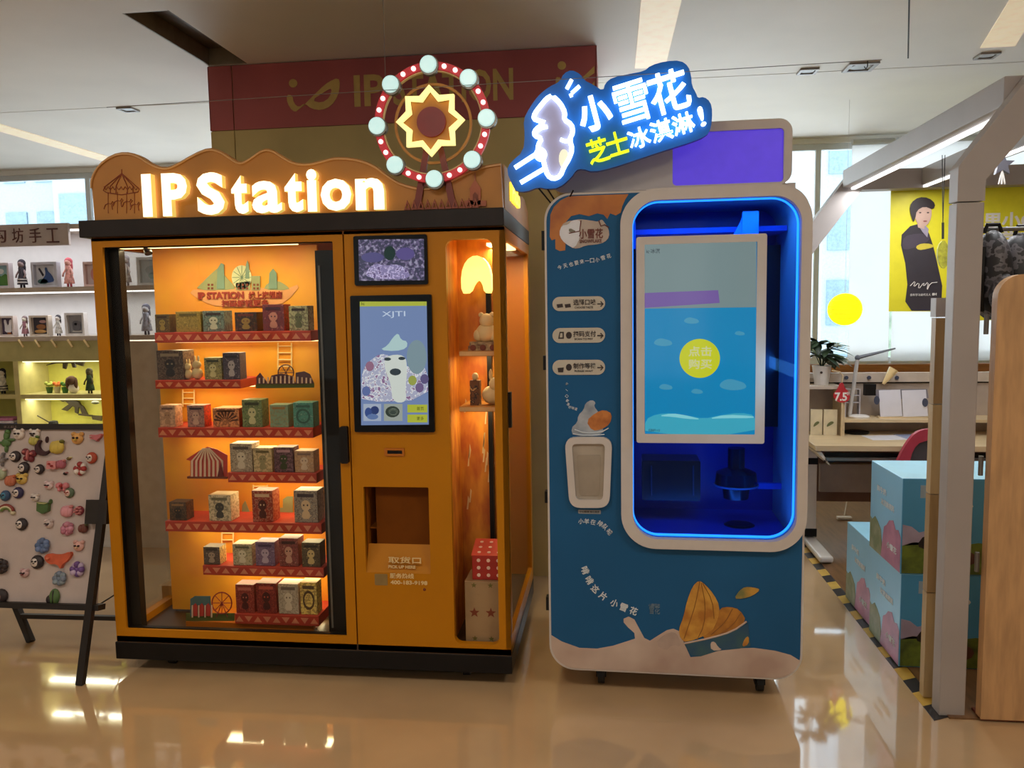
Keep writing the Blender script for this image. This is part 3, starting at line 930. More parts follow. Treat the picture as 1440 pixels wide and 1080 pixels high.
# ferris wheel: stand, ring, bulbs, star, hub
M_FRED = mat('wheel_red', (190, 36, 50), .4, emit=(190, 40, 50), es=.35)
M_BULB = mat('wheel_bulb', (214, 244, 244), .25, emit=(200, 245, 245), es=.62)
M_STAR = mat('star_lit', (255, 240, 170), .4, emit=(255, 236, 150), es=1.0)
M_DRED = mat('hub_red', (140, 26, 24), .4)
M_DOT = mat('dot_lit', (255, 240, 240), .4, emit=(255, 230, 230), es=1.2)
YW = -.04
C0 = W0.p(607, 172, YW); RW = .209
fw = tag(bpy.data.objects.new('ferris_wheel', None), None)
COL.objects.link(fw); fw.parent = VM; fw.location = -Vector(VM['_off'])
MB().plate(oval(C0.x, C0.z, RW + .012, n=64), YW, YW + .02, [oval(C0.x, C0.z, RW - .016, n=64)]).build('ring', M_FRED, fw)
MB().plate(oval(C0.x, C0.z, RW - .018, n=64), YW + .004, YW + .02, [oval(C0.x, C0.z, RW - .022, n=64)]).build('ring_outline', M_CREAM, fw)
MB().plate(oval(C0.x, C0.z, .15, n=48), YW + .024, YW + .03, [oval(C0.x, C0.z, .14, n=48)]).build('inner_ring', M_TAN, fw)
bm_ = None
for k in range(8):
    t = R(45 * k + 1.5)
    x, z = C0.x + RW * math.cos(t), C0.z + RW * math.sin(t)
    MB().cyl((x, YW + .015, z), (x, YW - .018, z), .033, .031, n=24).build('bulb', [M_BULB], fw, bevel=.005)
    MB().cyl((x + .002, YW + .016, z - .003), (x + .002, YW - .008, z - .003), .036, n=24).build('bulb_rim', M_METAL, fw)
    for j in (1, 2):
        t2 = t + R(45 * (j / 3 + (.03 if j == 1 else -.03)))
        x, z = C0.x + (RW - .002) * math.cos(t2), C0.z + (RW - .002) * math.sin(t2)
        MB().cyl((x, YW + .002, z), (x, YW - .006, z), .009, n=12).build('dot_lamp', M_DOT, fw)
def star(r0, r1, a0=math.pi / 2):
    return [(C0.x + (r0 if k % 2 == 0 else r1) * math.cos(a0 + math.pi * k / 8), C0.z + (r0 if k % 2 == 0 else r1) * math.sin(a0 + math.pi * k / 8)) for k in range(16)]
MB().plate(star(.13, .098), YW - .03, YW - .01, [star(.107, .076)]).build('star', M_STAR, fw)
MB().plate(star(.105, .075), YW - .006, YW, m=0).build('star_back', M_TAN, fw)
MB().plate(oval(C0.x + .002, C0.z - .002, .055, n=36), YW - .018, YW - .006).build('hub', M_DRED, fw)
for sgn in (-1, 1):
    MB().plate([(C0.x + sgn * .01, C0.z - .06), (C0.x + sgn * .032, C0.z - .06), (C0.x + sgn * .085, 1.897), (C0.x + sgn * .058, 1.897)], YW + .02, YW + .034).build('stand_leg', mat('stand_red', (120, 42, 30), .45), fw)
MB().box(C0.x - .045, C0.x + .045, YW + .02, YW + .03, 1.985, 1.995).build('stand_brace', mat('stand_red', (0, 0, 0)), fw)
mb = MB()
for k in range(11):
    x = W0.p(573 + 9.6 * k, 291, -.02).x
    mb.plate([(x - .013, 1.898), (x + .013, 1.898), (x, 1.935)], -.024, -.016, [[(x - .006, 1.904), (x + .006, 1.904), (x, 1.922)]])
mb.build('fence_ornament', mat('drawing_red', (146, 70, 44), .5), wb)
mb = MB()
for q in ([(661, 288), (661, 266), (676, 266), (676, 288)], [(660, 266), (668, 252), (677, 266)], [(667.4, 252), (667.6, 243), (668.6, 243), (668.8, 252)], [(653, 290), (653, 282), (684, 282), (684, 290)]):
    mb.plate(poly(W0, q, -.012), -.014, -.008)
mb.build('castle_drawing', mat('castle_print', (170, 92, 58), .5), wb)
fl('castle_door', [[(665, 284), (665, 274), (668, 270), (672, 274), (672, 284)]], M_BROWN, par=wb, vv=-.016)

# ------------------------------------------------------------------ corner showcase inside the machine
M_CORNER = mat('corner_print', (222, 146, 50), .5, col2=(184, 96, 38), scale=7, stretch=(3, 3, 1))
cx0, cx1 = P(630, 600, .03).x, -.03
MB().box(cx0 - .01, cx0, .03, .45, .158, 1.815).build('showcase_side', M_CORNER, VM)
MB().box(cx0 - .01, cx1 - .04, .3, .31, .158, 1.815).build('showcase_back', M_CORNER, VM)
MB().box(P(688, 600, .29).x, P(694, 600, .29).x, .26, .3, .158, 1.7).build('showcase_post', M_BLACK, VM)
arch = smooth([(649, 413), (648, 385), (655, 366), (668, 358), (682, 364), (690, 382), (691, 412), (681, 412), (678, 398), (672, 393), (666, 398), (660, 412)], 1)
al = MB().plate(poly(W0, arch, .2), .2, .26).build('arch_lamp', mat('arch_lamp', (255, 240, 160), .4, emit=(255, 232, 120), es=1.4), VM)
for k, (y, z_) in enumerate(((494, 0), (572, 0))):
    a, b = W0.p(646, y, .06), W0.p(697, y, .06)
    s_ = MB().box(a.x, cx1, .06, .3, a.z - .02, a.z).build('showcase_shelf', [M_TAN], VM)
    MB().box(a.x, cx1, .058, .062, a.z - .018, a.z - .002).build('shelf_edge', M_TANEDGE, s_)
    area('showcase_lamp', ((a.x + cx1) / 2, .2, a.z - .024), .12, .1, .6, (1, .78, .42))
mb = MB()
for k in range(16):
    x, z = random.uniform(cx0 + .01, -.09), random.uniform(.62, 1.15)
    mb.plate([(x, z), (x + .006, z), (x + .012, z + random.uniform(.03, .1)), (x + .007, z + .06)], .297, .2995)
mb.build('streak_print', M_CREAM, VM)['kind'] = 'stuff'
# ------------------------------------------------------------------ blue ice cream machine
IC = Fr((.1542, -.0137, 0), -.024)
IW, IZ0, IZ1, ID = .96, .092, 1.942, .78
M_BLUE = mat('blue_wrap', (32, 92, 140), .45, var=.05, scale=2, spec=.2)
M_SHELL = mat('white_shell', (206, 198, 192), .4, var=.02, spec=.3)
M_CARAMEL = mat('caramel_print', (190, 118, 52), .45, col2=(160, 88, 40), scale=9)
M_MILK = mat('milk_print', (206, 186, 172), .45, col2=(176, 150, 136), scale=4)
M_INK = mat('white_ink', (222, 230, 236), .5)
M_DKINK = mat('dark_ink', (54, 42, 40), .5)
M_PILL = mat('pill_print', (196, 188, 172), .45, var=.02)
M_CYAN = mat('cyan_led', (120, 210, 255), .4, emit=(90, 195, 255), es=2.4)
M_NAVY = mat('navy_inside', (14, 66, 176), .35, var=.06, scale=3)
IM = thing('ice_cream_machine', 'tall blue ice cream vending machine with touch screen and rounded window', 'vending machine', frame=IC)
ip = IC.p
def ixz(x, y, v=0.0): return IC.xz(x, y, v)
def irc(x0, y0, x1, y1, v=0.0, r=.01, n=6):
    a, b, c, d = ixz(x0, y0, v), ixz(x1, y0, v), ixz(x1, y1, v), ixz(x0, y1, v)
    return rrect((a[0] + d[0]) / 2, (b[0] + c[0]) / 2, (c[1] + d[1]) / 2, (a[1] + b[1]) / 2, r, n)
def ifl(parent, name, shapes, m, v, t=.0008, holes=()):
    mb = MB()
    for s_ in shapes: mb.plate(poly(IC, s_, v), v - t, v, [poly(IC, h, v) for h in holes])
    return mb.build(name, m, parent)

outer = rrect(0, IW, IZ0, IZ1, .1, 10)
wx0, wx1 = ixz(889, 500)[0], ixz(1123, 500)[0]
wz0, wz1 = ixz(1000, 758)[1], ixz(1000, 279)[1]
hole = rrect(wx0, wx1, wz0, wz1, .1, 10)
FRT = .05
shell = MB()
shell.plate(outer, FRT, ID, [rrect(.03, IW - .03, IZ0 + .03, IZ1 - .03, .08, 10)])
shell.build('shell', M_SHELL, IM, sm=True)
# front: thin white rim, blue wrapped panel, window frame
ins = rrect(.008, IW - .008, IZ0 + .008, IZ1 - .008, .095, 10)
MB().plate(outer, 0, FRT, [hole]).build('front_rim', M_SHELL, IM)
fp = MB().plate(ins, -.002, .0, [hole]).build('front_panel', M_BLUE, IM)
fx0 = ixz(873, 500)[0]
fout = rrect(fx0, IW + .002, ixz(1000, 771)[1], IZ1 + .002, .13, 12)
MB().plate(fout, -.028, .002, [rrect(wx0 + .002, wx1 - .002, wz0 + .002, wz1 - .002, .095, 12)]).build('window_frame', M_SHELL, IM, bevel=.006)
for i, (u, d) in enumerate(((.2, .1), (.82, .1), (.2, .68), (.82, .68))):
    c = MB().box(u - .03, u + .03, d - .03, d + .03, .078, IZ0).box(u - .02, u - .015, d - .02, d + .02, .03, .08).box(u + .015, u + .02, d - .02, d + .02, .03, .08).build('caster', M_BLACK, IM)
    MB().cyl((u - .013, d, .037), (u + .013, d, .037), .037, n=18).build('wheel', M_RUB, c)
for y0, y1 in ((325, 352), (500, 520), (690, 706), (838, 856)):
    a, b = ixz(766, y0, .02), ixz(766, y1, .02)
    MB().box(-.012, .0, .005, .04, b[1], a[1]).build('hinge', M_BLACK, IM)

# window compartment
DEP = .5
mb = MB()
mb.box(wx0 - .01, wx1 + .01, DEP, DEP + .01, wz0 - .01, wz1 + .01)
mb.box(wx0 - .02, wx0 - .01, FRT, DEP, wz0, wz1).box(wx1 + .01, wx1 + .02, FRT, DEP, wz0, wz1)
mb.box(wx0, wx1, FRT, DEP, wz1 + .01, wz1 + .02).box(wx0, wx1, FRT, DEP, wz0 - .02, wz0 - .01)
cb = mb.build('compartment', M_NAVY, IM)
MB().plate(rrect(wx0 - .004, wx1 + .004, wz0 - .004, wz1 + .004, .1, 12), .03, .045, [rrect(wx0 + .005, wx1 - .005, wz0 + .005, wz1 - .005, .092, 12)]).build('led_strip', M_CYAN, cb)
lw = wx1 - wx0
area('ice_window_lamp_top', tuple(IC.M @ Vector(((wx0 + wx1) / 2, .12, wz1 - .01))), lw * .8, .05, 2.4, (.14, .55, 1), (0, 0, -.024))
area('ice_window_lamp_side', tuple(IC.M @ Vector((wx1 - .01, .12, (wz0 + wz1) / 2))), .05, 1.3, 2.4, (.14, .55, 1), (0, R(90), -.024))
area('ice_window_lamp_low', tuple(IC.M @ Vector(((wx0 + wx1) / 2, .1, wz0 + .01))), lw * .8, .05, 1.0, (.1, .42, 1), (R(180), 0, -.024))
MB().plate(rrect(wx0, wx1, wz0, wz1, .095, 10), .008, .012).build('pane', glass('blue_glass', (160, 200, 250), .25), IM)
# fittings inside: ledge bands, dark hatch, dispenser, cup base
MB().box(wx0, wx1, .25, DEP, ixz(1000, 320, .25)[1] - .02, ixz(1000, 320, .25)[1]).build('inner_ledge', mat('inner_blue', (30, 96, 210), .35), cb)
MB().plate(irc(1046, 345, 1104, 600, .4, .01), .4, .44).build('dark_column', mat('inner_black', (8, 10, 24), .3), cb)
MB().plate(irc(884, 345, 900, 620, .4, .01), .4, .44).build('dark_column', mat('inner_black', (8, 10, 24), .3), cb)
MB().plate(irc(903, 648, 985, 704, .3, .006), .3, .45).build('dark_hatch', mat('inner_black', (8, 10, 24), .3), cb)
for x in (916, 975): MB().cyl(ip(x, 655, .296), ip(x, 697, .296), .003, n=8).build('hatch_rod', mat('rod_grey', (60, 66, 90), .3), cb)
ds = MB()
cc = ip(1035, 680, .3); k = .0026
a = ip(1035, 630, .3).z; b_ = ip(1035, 661, .3).z; c_ = ip(1035, 682, .3).z; d_ = ip(1035, 700, .3).z
ds.lathe([(.032, d_), (.05, d_), (.055, c_ - .01), (.085, c_), (.085, c_ + .012), (.08, b_ - .01), (.06, b_), (.034, b_ + .01), (.034, a), (0.02, a)], (cc.x, cc.y, 0), 28)
dp = ds.build('dispenser', mat('dispenser', (12, 14, 44), .25), cb, sm=True)
MB().tube([(cc.x + .088 * math.cos(t * .26), cc.y + .088 * math.sin(t * .26), c_ + .002) for t in range(24)], .004, 6, closed=True).build('dispenser_ring', mat('ring_grey', (150, 170, 210), .25, metal=.5), dp)
cs = MB().plate(irc(1022, 744, 1061, 758, .2, .004), .2, .3).build('cup_base', mat('cup_blue', (60, 150, 240), .4), cb)
z_ = ip(1040, 743, .24).z
MB().lathe([(.05, z_), (.062, z_ + .012), (.05, z_ + .018), (.02, z_ + .02)], (ip(1040, 743, .24).x, .25, 0), 24).build('cup_lid', mat('inner_black', (8, 10, 24)), cs)
MB().plate(irc(1030, 747, 1051, 753, .199, .002), .197, .2).build('cup_slot', mat('inner_black', (8, 10, 24)), cs)
MB().plate(irc(1066, 680, 1108, 688, .3, .002), .3, .32).build('guide_bar', mat('inner_blue', (30, 96, 210)), cb)

M_LB = mat('light_blue_part', (70, 160, 235), .4)
MB().plate(irc(1044, 297, 1067, 330, .2, .004), .2, .215).build('chute_plate', M_LB, cb)
MB().plate(poly(IC, smooth([(1030, 332), (1036, 322), (1043, 308), (1044, 297), (1046, 332)], 1), .21), .21, .22).build('chute_guide', M_LB, cb)
MB().plate(irc(884, 312, 894, 350, .15, .003), .15, .17).build('side_plate', M_LB, cb)
# touch screen in a white frame
so = irc(895, 331, 1076.5, 623, -.05, .008)
si = irc(906.5, 342, 1063, 610.5, -.05, .003)
ts = MB().plate(so, -.055, -.005, [si]).build('touch_screen', M_SHELL, IM, bevel=.004)
v = -.048
def scr(key, c, s=.62): return mat(key, tuple(int(x * .3) for x in c), .08, emit=c, es=s, var=0, spec=.6)
ifl(ts, 'display', [[(906, 341), (1064, 338), (1063, 611), (907, 611)]], scr('aqua', (0, 138, 196), .72), v, .004)
v -= .0045
ifl(ts, 'reflection_patch', [[(906.5, 341.5), (1063.5, 338.5), (1063.5, 432), (906.5, 434)]], scr('screen_grey', (140, 164, 166), .55), v)  # window reflection painted as a grey glow over the display
ifl(ts, 'picture_band', [[(906.5, 412), (1010, 408), (1012, 426), (906.5, 433)]], scr('screen_violet', (130, 100, 180), .6), v - .001)
for x, y, s_ in ((932, 484, 1.1), (972, 453, .9), (1030, 545, 1.6), (936, 546, .8), (980, 552, .7), (1040, 470, .6)):
    ifl(ts, 'picture_cloud', [smooth([(x - 12 * s_, y), (x - 10 * s_, y - 5 * s_), (x - 3 * s_, y - 8 * s_), (x + 5 * s_, y - 6 * s_), (x + 11 * s_, y - 4 * s_), (x + 13 * s_, y + 1), (x, y + 3 * s_)], 2)], scr('screen_cloud', (70, 160, 196), .7), v - .001)
ifl(ts, 'picture_wave', [smooth([(907, 611), (907, 590), (924, 582), (945, 581), (965, 584), (990, 589), (1012, 584), (1040, 580), (1063, 584), (1063, 611)], 1)], scr('screen_wave', (60, 176, 204), .72), v - .001)
ifl(ts, 'picture_wave_crest', [smooth([(925, 585), (945, 581), (965, 584), (988, 590), (966, 589), (945, 586)], 1), smooth([(995, 589), (1020, 583), (1060, 585), (1060, 588), (1020, 588)], 1)], scr('screen_crest', (130, 210, 220), .8), v - .002)
ifl(ts, 'start_button', [oval(984, 504, 28.5, 27.5, 36)], scr('screen_yellow', (200, 206, 20), .8), v - .002)
mb = MB()
tpx(mb, IC, '点击', 968, 487, 1001, 501, v - .0035, v - .0025, .02)
tpx(mb, IC, '购买', 968, 505, 1001, 519, v - .0035, v - .0025, .02)
mb.build('button_lettering', scr('screen_palegrey', (206, 208, 150), .8), ts)
mb = MB(); tpx(mb, IC, 'ic·冰淇', 909, 350, 928, 356, v - .003, v - .0015, .01); tpx(mb, IC, '机器编号 0123', 912, 603, 928, 607, v - .003, v - .0015); mb.build('screen_lettering', scr('screen_ink2', (60, 76, 90), .3), ts)

# ---- printed wrap on the front
v = -.0025
ifl(fp, 'caramel_drip', [[(773, 333)] + [(774, 302), (779, 291), (788, 282), (800, 276), (850, 274), (884, 273), (879, 281), (875, 290), (873, 299), (866, 303), (858, 300), (854, 308), (849, 302), (840, 300), (828, 304), (815, 301), (803, 304), (796, 312), (795, 352), (787, 353), (781, 350), (781, 336), (776, 338)]], M_CARAMEL, v)
blob = smooth([(797, 338), (786, 328), (790, 316), (798, 311), (806, 310), (815, 308), (830, 310), (842, 312), (846, 308), (851, 314), (856, 322), (857, 333), (850, 341), (838, 344), (824, 345), (812, 350), (802, 348)], 1)
ifl(fp, 'brand_cloud', [blob], mat('cloud_grey', (188, 172, 160), .45), v - .001)
ifl(fp, 'brand_swirl', [smooth([(786, 328), (790, 317), (799, 316), (804, 310), (814, 309), (817, 314), (814, 325), (816, 334), (808, 349), (800, 346), (790, 338)], 1)], mat('swirl_white', (226, 228, 236), .45), v - .002)
ifl(fp, 'brand_leaf', [smooth([(800, 320), (812, 326), (800, 327)], 1)], mat('leaf_grey', (120, 116, 104), .5), v - .003)
mb = MB()
tpx(mb, IC, '小雪花', 814, 322, 848, 335, v - .004, v - .002, .02)
tpx(mb, IC, 'SNOWFLAKE', 815, 337, 846, 341, v - .004, v - .002, .02)
for q in ([(817, 310), (815, 325), (800, 328)], [(842, 310), (845, 318), (850, 316), (856, 320)]):
    mb.tube([ip(x, y, v - .003) for x, y in q], .0022, 5)
mb.build('brand_lettering', mat('brand_brown', (110, 52, 42), .5), fp)
def arc_text(s, pts, size, m, name, ln=0, off=.01):
    """characters set one by one along a line of points, each turned to the line"""
    mb = MB()
    for i, ch in enumerate(s):
        t = i / max(1, len(s) - 1) * (len(pts) - 1)
        k = min(int(t), len(pts) - 2)
        f = t - k
        x = pts[k][0] * (1 - f) + pts[k + 1][0] * f
        y = pts[k][1] * (1 - f) + pts[k + 1][1] * f
        ang = -math.atan2(pts[k + 1][1] - pts[k][1], pts[k + 1][0] - pts[k][0])
        c = ixz(x, y, v)
        put_text(mb, ch, c, size * .95, size * (.12 if ch == '一' else 1), v - .002, v - .0003, ang if abs(ang) < 1.2 else ang * .45, off)
    return mb.build(name, m, fp)
arc_text('今天也要来一口小雪花', [(787, 376), (805, 371), (822, 367), (838, 366), (856, 360)], .0165, M_INK, 'tagline')
for i, (y0, y1, word) in enumerate(((417, 437, '选择口味'), (461, 482, '扫码支付'), (506, 527, '制作等待'))):
    pl_ = ifl(fp, 'step_label', [], M_PILL, v) if False else MB().plate(irc(777, y0, 851, y1, v, .03, 8), v - .003, v).build('step_label', M_PILL, fp)
    yc = (y0 + y1) / 2
    mb = MB()
    tpx(mb, IC, word, 806, yc - 6, 838, yc + 2, v - .0042, v - .003, .02)
    tpx(mb, IC, 'CHOOSE TASTE' if i == 0 else ('SCAN TO PAY' if i == 1 else 'PLEASE WAIT'), 808, yc + 4, 834, yc + 6.5, v - .0042, v - .003, .02)
    mb.tube([ip(840, yc + .5, v - .004), ip(848, yc + .5, v - .004)], .0022, 5)
    mb.tube([ip(844.5, yc - 3, v - .004), ip(848, yc + .5, v - .004), ip(844.5, yc + 4, v - .004)], .0022, 5)
    if i == 0:
        for x in (783, 794): mb.plate(poly(IC, [(x, yc + 1), (x + 8, yc), (x + 9, yc + 5), (x + 1, yc + 6)], v - .003), v - .0042, v - .003)
    elif i == 1:
        mb.plate(poly(IC, [(785, yc + 5), (787, yc - 5), (793, yc - 5), (793, yc + 5)], v - .003), v - .0042, v - .003, [poly(IC, [(787, yc + 3), (788, yc - 3), (791, yc - 3), (791, yc + 3)], v - .003)])
        mb.plate(poly(IC, oval(800, yc, 4.2, 5, 12), v - .003), v - .0042, v - .003)
    else:
        mb.plate(poly(IC, [(784, yc + 1), (793, yc), (792, yc + 7), (785, yc + 7)], v - .003), v - .0042, v - .003)
        mb.plate(poly(IC, oval(800, yc, 4.2, 5, 12), v - .003), v - .0042, v - .003)
    mb.build('step_lettering', M_DKINK, pl_)
arc_text('每一口都是好味道', [(797, 540), (797, 560), (800, 572), (810, 575)], .011, M_INK, 'curved_lettering')
# ice cream picture above the hatch
ifl(fp, 'cream_swirl', [smooth([(806, 614), (803, 602), (812, 594), (813, 584), (821, 576), (823, 567), (832, 562), (838, 566), (835, 571), (842, 580), (846, 594), (850, 612)], 1)], mat('cream_blue', (176, 182, 190), .45, col2=(130, 140, 152), scale=16), v)
ifl(fp, 'cookie_piece', [smooth([(824, 592), (838, 580), (850, 576), (861, 582), (858, 596), (846, 604), (833, 606)], 1)], mat('cookie_print', (204, 128, 62), .5, col2=(160, 88, 40), scale=22), v - .001)
for q in ([(808, 604), (822, 609), (845, 608), (856, 602)], [(806, 610), (826, 613), (850, 611)]):
    MB().tube([ip(x, y, v - .002) for x, y in smooth(q, 1, False)], .002, 5).build('swirl_line', M_INK, fp)
# hatch: rounded tapering frame and grey flap
def taper(x0a, x1a, x0b, x1b, y0, y1, vv, rr):
    a, b, c, d = [Vector(ixz(*q, vv)) for q in ((x0b, y1), (x1b, y1), (x1a, y0), (x0a, y0))]
    P4 = [a, b, c, d]
    out = []
    for i in range(4):
        p, q, n = P4[i], P4[i - 1], P4[(i + 1) % 4]
        u = (q - p).normalized() * rr; w_ = (n - p).normalized() * rr
        for k in range(7):
            t = k / 6
            out.append(tuple((p + u) * (1 - t) ** 2 + p * 2 * t * (1 - t) + (p + w_) * t ** 2))
    return out
fo = taper(794, 861, 801, 857, 615, 714, -.02, .045)
fi = taper(804, 851, 810, 848, 624, 703, -.02, .02)
hf = MB().plate(fo, -.024, .0, [fi]).build('hatch_frame', M_SHELL, IM, bevel=.005)
MB().plate(taper(804, 851, 810, 848, 624, 703, -.012, .02), -.012, -.003).build('hatch_flap', mat('flap_grey', (176, 164, 148), .4), hf)
MB().plate(taper(811, 845, 815, 843, 640, 697, -.014, .01), -.0145, -.012).build('flap_inset', mat('flap_grey2', (160, 148, 132), .4), hf)
MB().plate(irc(813, 717, 845, 722.5, v, .004), v - .001, v).build('hatch_note', mat('note_grey', (150, 156, 160), .5), fp)
mb = MB(); tpx(mb, IC, '小心取货 当心夹手', 815, 718, 843, 721.5, v - .002, v - .001, .01); mb.build('note_lettering', M_DKINK, fp)
arc_text('小羊在排队哦', [(817, 733), (825, 733), (834, 734), (844, 736), (851, 741), (857, 748)], .021, M_INK, 'curved_lettering')
arc_text('啃啃这片 小雪花', [(823, 802), (829, 816), (837, 828), (848, 838), (858, 845), (864, 848), (877, 854), (891, 859)], .031, M_INK, 'slogan', off=.02)
arc_text('小雪花片', [(914, 851), (926, 851)], .012, mat('dim_ink', (120, 146, 166), .5), 'small_mark')
mb = MB()
tpx(mb, IC, '雪花', 913, 852, 928, 864, v - .002, v - .0003); mb.build('small_mark', mat('dim_ink', (120, 146, 166)), fp)
# milk splash, chips and bowl near the foot
bot = [q for q in rrect(.008, IW - .008, IZ0 + .008, IZ1 - .008, .095, 10)]
splash = [(773, 893), (790, 902), (815, 911), (840, 912), (862, 908), (884, 901), (893, 898), (892, 890), (883, 882), (877, 875), (877, 870), (884, 867), (892, 871), (899, 884), (906, 897), (914, 901), (925, 894), (938, 886), (947, 884), (956, 888), (962, 904), (971, 924), (985, 923), (1005, 916), (1030, 912), (1060, 911), (1090, 915), (1112, 921), (1123, 929)]
top = [ixz(x, y, v) for x, y in splash]
top[0] = (.0085, top[0][1]); top[-1] = (IW - .0085, top[-1][1])
low = []
for k in range(9):
    t = R(-90 * k / 8)
    low.append((IW - .008 - .095 + .095 * math.cos(t), IZ0 + .103 + .095 * math.sin(t)))
for k in range(9):
    t = R(-90 - 90 * k / 8)
    low.append((.008 + .095 + .095 * math.cos(t), IZ0 + .103 + .095 * math.sin(t)))
MB().plate(top + low, v - .001, v).build('milk_splash', M_MILK, fp)
ifl(fp, 'milk_fold', [smooth([(921, 905), (934, 892), (948, 888), (955, 896), (958, 910), (946, 906), (936, 916)], 1)], mat('milk_shade', (186, 164, 152), .45), v - .0016)
M_CHIP = mat('chip_print', (214, 160, 66), .5, col2=(176, 112, 40), scale=16)
ifl(fp, 'bowl_print', [[(962, 905), (1000, 897), (1030, 889), (1052, 876), (1055, 908), (1040, 912), (1010, 915), (985, 923), (971, 922)]], mat('bowl_blue', (34, 78, 110), .4, col2=(60, 96, 100), scale=12), v - .0012)
ifl(fp, 'chip', [smooth([(954, 886), (961, 868), (966, 845), (974, 824), (983, 816), (992, 822), (1004, 836), (1012, 852), (1010, 870), (1000, 890), (965, 904), (957, 898)], 1)], M_CHIP, v - .002)
ifl(fp, 'chip', [smooth([(1000, 878), (1012, 855), (1026, 853), (1040, 857), (1050, 873), (1035, 884), (1010, 894), (985, 900)], 1)], mat('chip_dark', (190, 128, 48), .5, col2=(150, 92, 34), scale=18), v - .0016)
MB().tube([ip(x, y, v - .002) for x, y in smooth([(962, 905), (1000, 897), (1030, 888), (1050, 874)], 1, False)], .0035, 5).build('bowl_rim', M_MILK, fp)
ifl(fp, 'chip', [smooth([(1032, 842), (1040, 830), (1048, 825), (1060, 826), (1070, 829), (1058, 838), (1044, 842)], 1)], mat('chip_small', (200, 150, 60), .5, col2=(120, 120, 70), scale=20), v - .002)
ifl(fp, 'bowl_detail', [smooth([(1000, 915), (999, 903), (1005, 902), (1010, 910), (1016, 914)], 1)], M_MILK, v - .002)
ifl(fp, 'bowl_detail', [smooth([(1043, 910), (1047, 898), (1053, 894), (1053, 906)], 1)], M_CHIP, v - .002)

for q in ([(984, 818), (978, 850), (968, 880), (962, 898)], [(986, 820), (992, 850), (990, 880), (980, 900)], [(988, 820), (1002, 845), (1004, 870)], [(1030, 856), (1020, 875), (1000, 893)], [(1042, 862), (1030, 880), (1012, 892)]):
    MB().tube([ip(x, y, v - .0028) for x, y in smooth(q, 1, False)], .0016, 5).build('chip_ridge', mat('chip_line', (150, 96, 36), .5), fp)
# header box with the violet light
M_VIOLET = mat('violet_light', (90, 60, 190), .3, emit=(88, 66, 224), es=.6)
hv = .1
ho = irc(775, 176, 1114.5, 252, hv, .05, 8)
hi = irc(790, 186, 1104, 245, hv, .02, 6)
hx0, hx1 = ixz(775, 200, hv)[0], ixz(1114.5, 200, hv)[0]
hz0, hz1 = IZ1 + .015, ixz(1100, 166, hv)[1]
MB().plate(rrect(hx0, hx1, hz0, hz1, .05, 8), hv, hv + .18, [rrect(ixz(946, 200, hv)[0], hx1 - .03, hz0 + .012, hz1 - .035, .015)]).build('header_box', M_SHELL, IM, bevel=.006)
hl = MB().box(ixz(946, 200, hv)[0], hx1 - .03, hv + .012, hv + .03, hz0 + .012, hz1 - .035).build('header_light', M_VIOLET, IM)
MB().box(.14, IW - .03, hv + .02, hv + .16, IZ1 - .005, hz0 + .01).build('header_foot', M_SHELL, IM)

# ------------------------------------------------------------------ neon sign standing off the header
NV = -.06
NS = Fr((0, 0, 0), 0)
M_NBLUE = mat('neon_board', (16, 104, 186), .35, emit=(0, 78, 170), es=.2, var=.05)
M_NEDGE = mat('neon_board_edge', (10, 40, 92), .3, emit=(0, 40, 120), es=.12)
M_NEON = mat('neon_white', (240, 250, 255), .3, emit=(214, 240, 255), es=2.6)
M_NEONY = mat('neon_lime', (220, 235, 40), .3, emit=(205, 225, 20), es=1.3)
M_LAV = mat('neon_lavender', (176, 170, 200), .4, emit=(150, 150, 190), es=.25)
ns = thing('neon_sign', 'blue cloud-edged neon sign with white Chinese ice cream lettering', 'sign', tuple(W0.p(860, 240, NV)))
plq = [(722, 264), (712, 240), (718, 228), (736, 213), (738, 189), (736, 168), (745, 151), (757, 134), (772, 122), (787, 115), (793, 103), (804, 98), (816, 104), (822, 113), (834, 119), (848, 128), (851, 117), (861, 109), (885, 104), (906, 100), (915, 92), (936, 86), (957, 85), (968, 93), (972, 106), (973, 121), (979, 131), (981, 138), (990, 136), (999, 143), (1002, 157), (1000, 180), (994, 191), (969, 201), (939, 210), (894, 225), (861, 236), (834, 242), (819, 237), (810, 239), (804, 249), (787, 264), (769, 266), (757, 263), (739, 270), (727, 269)]
MB().plate(smooth(poly(W0, plq, NV), 1), NV, NV + .03, m=0, ms=1).build('backing_board', [M_NBLUE, M_NEDGE], ns)
n3 = lambda x, y, d=.012: W0.p(x, y, NV - d)
cone = smooth([(776, 134), (768, 139), (760, 149), (752, 159), (750, 167), (758, 170), (768, 173), (758, 178), (751, 185), (752, 191), (762, 195), (757, 203), (756, 213), (763, 221), (766, 234), (770, 247), (778, 252), (788, 248), (793, 235), (800, 224), (805, 210), (801, 196), (806, 186), (804, 175), (793, 168), (795, 159), (788, 145)], 1)
MB().tube([n3(x, y) for x, y in cone], .0085, 8, closed=True).build('cone_tube', M_NEON, ns, sm=2)
MB().plate(poly(W0, cone, NV - .004), NV - .004, NV).build('cone_fill', M_LAV, ns)
for q in ([(724, 236), (758, 214)], [(732, 257), (764, 238)], [(797, 125), (804, 112)], [(804, 131), (815, 121)], [(801, 135), (805, 133)], [(752, 185), (762, 180), (770, 178)], [(788, 196), (796, 199), (802, 196)]):
    MB().tube([n3(x, y) for x, y in q], .0085 if q[0][0] < 740 else .007, 8).build('neon_bar', M_NEON, ns, sm=2)
MB().plate(poly(W0, oval(760, 217, 9, 9.5), NV - .014), NV - .016, NV).build('neon_blob', M_NEON, ns)
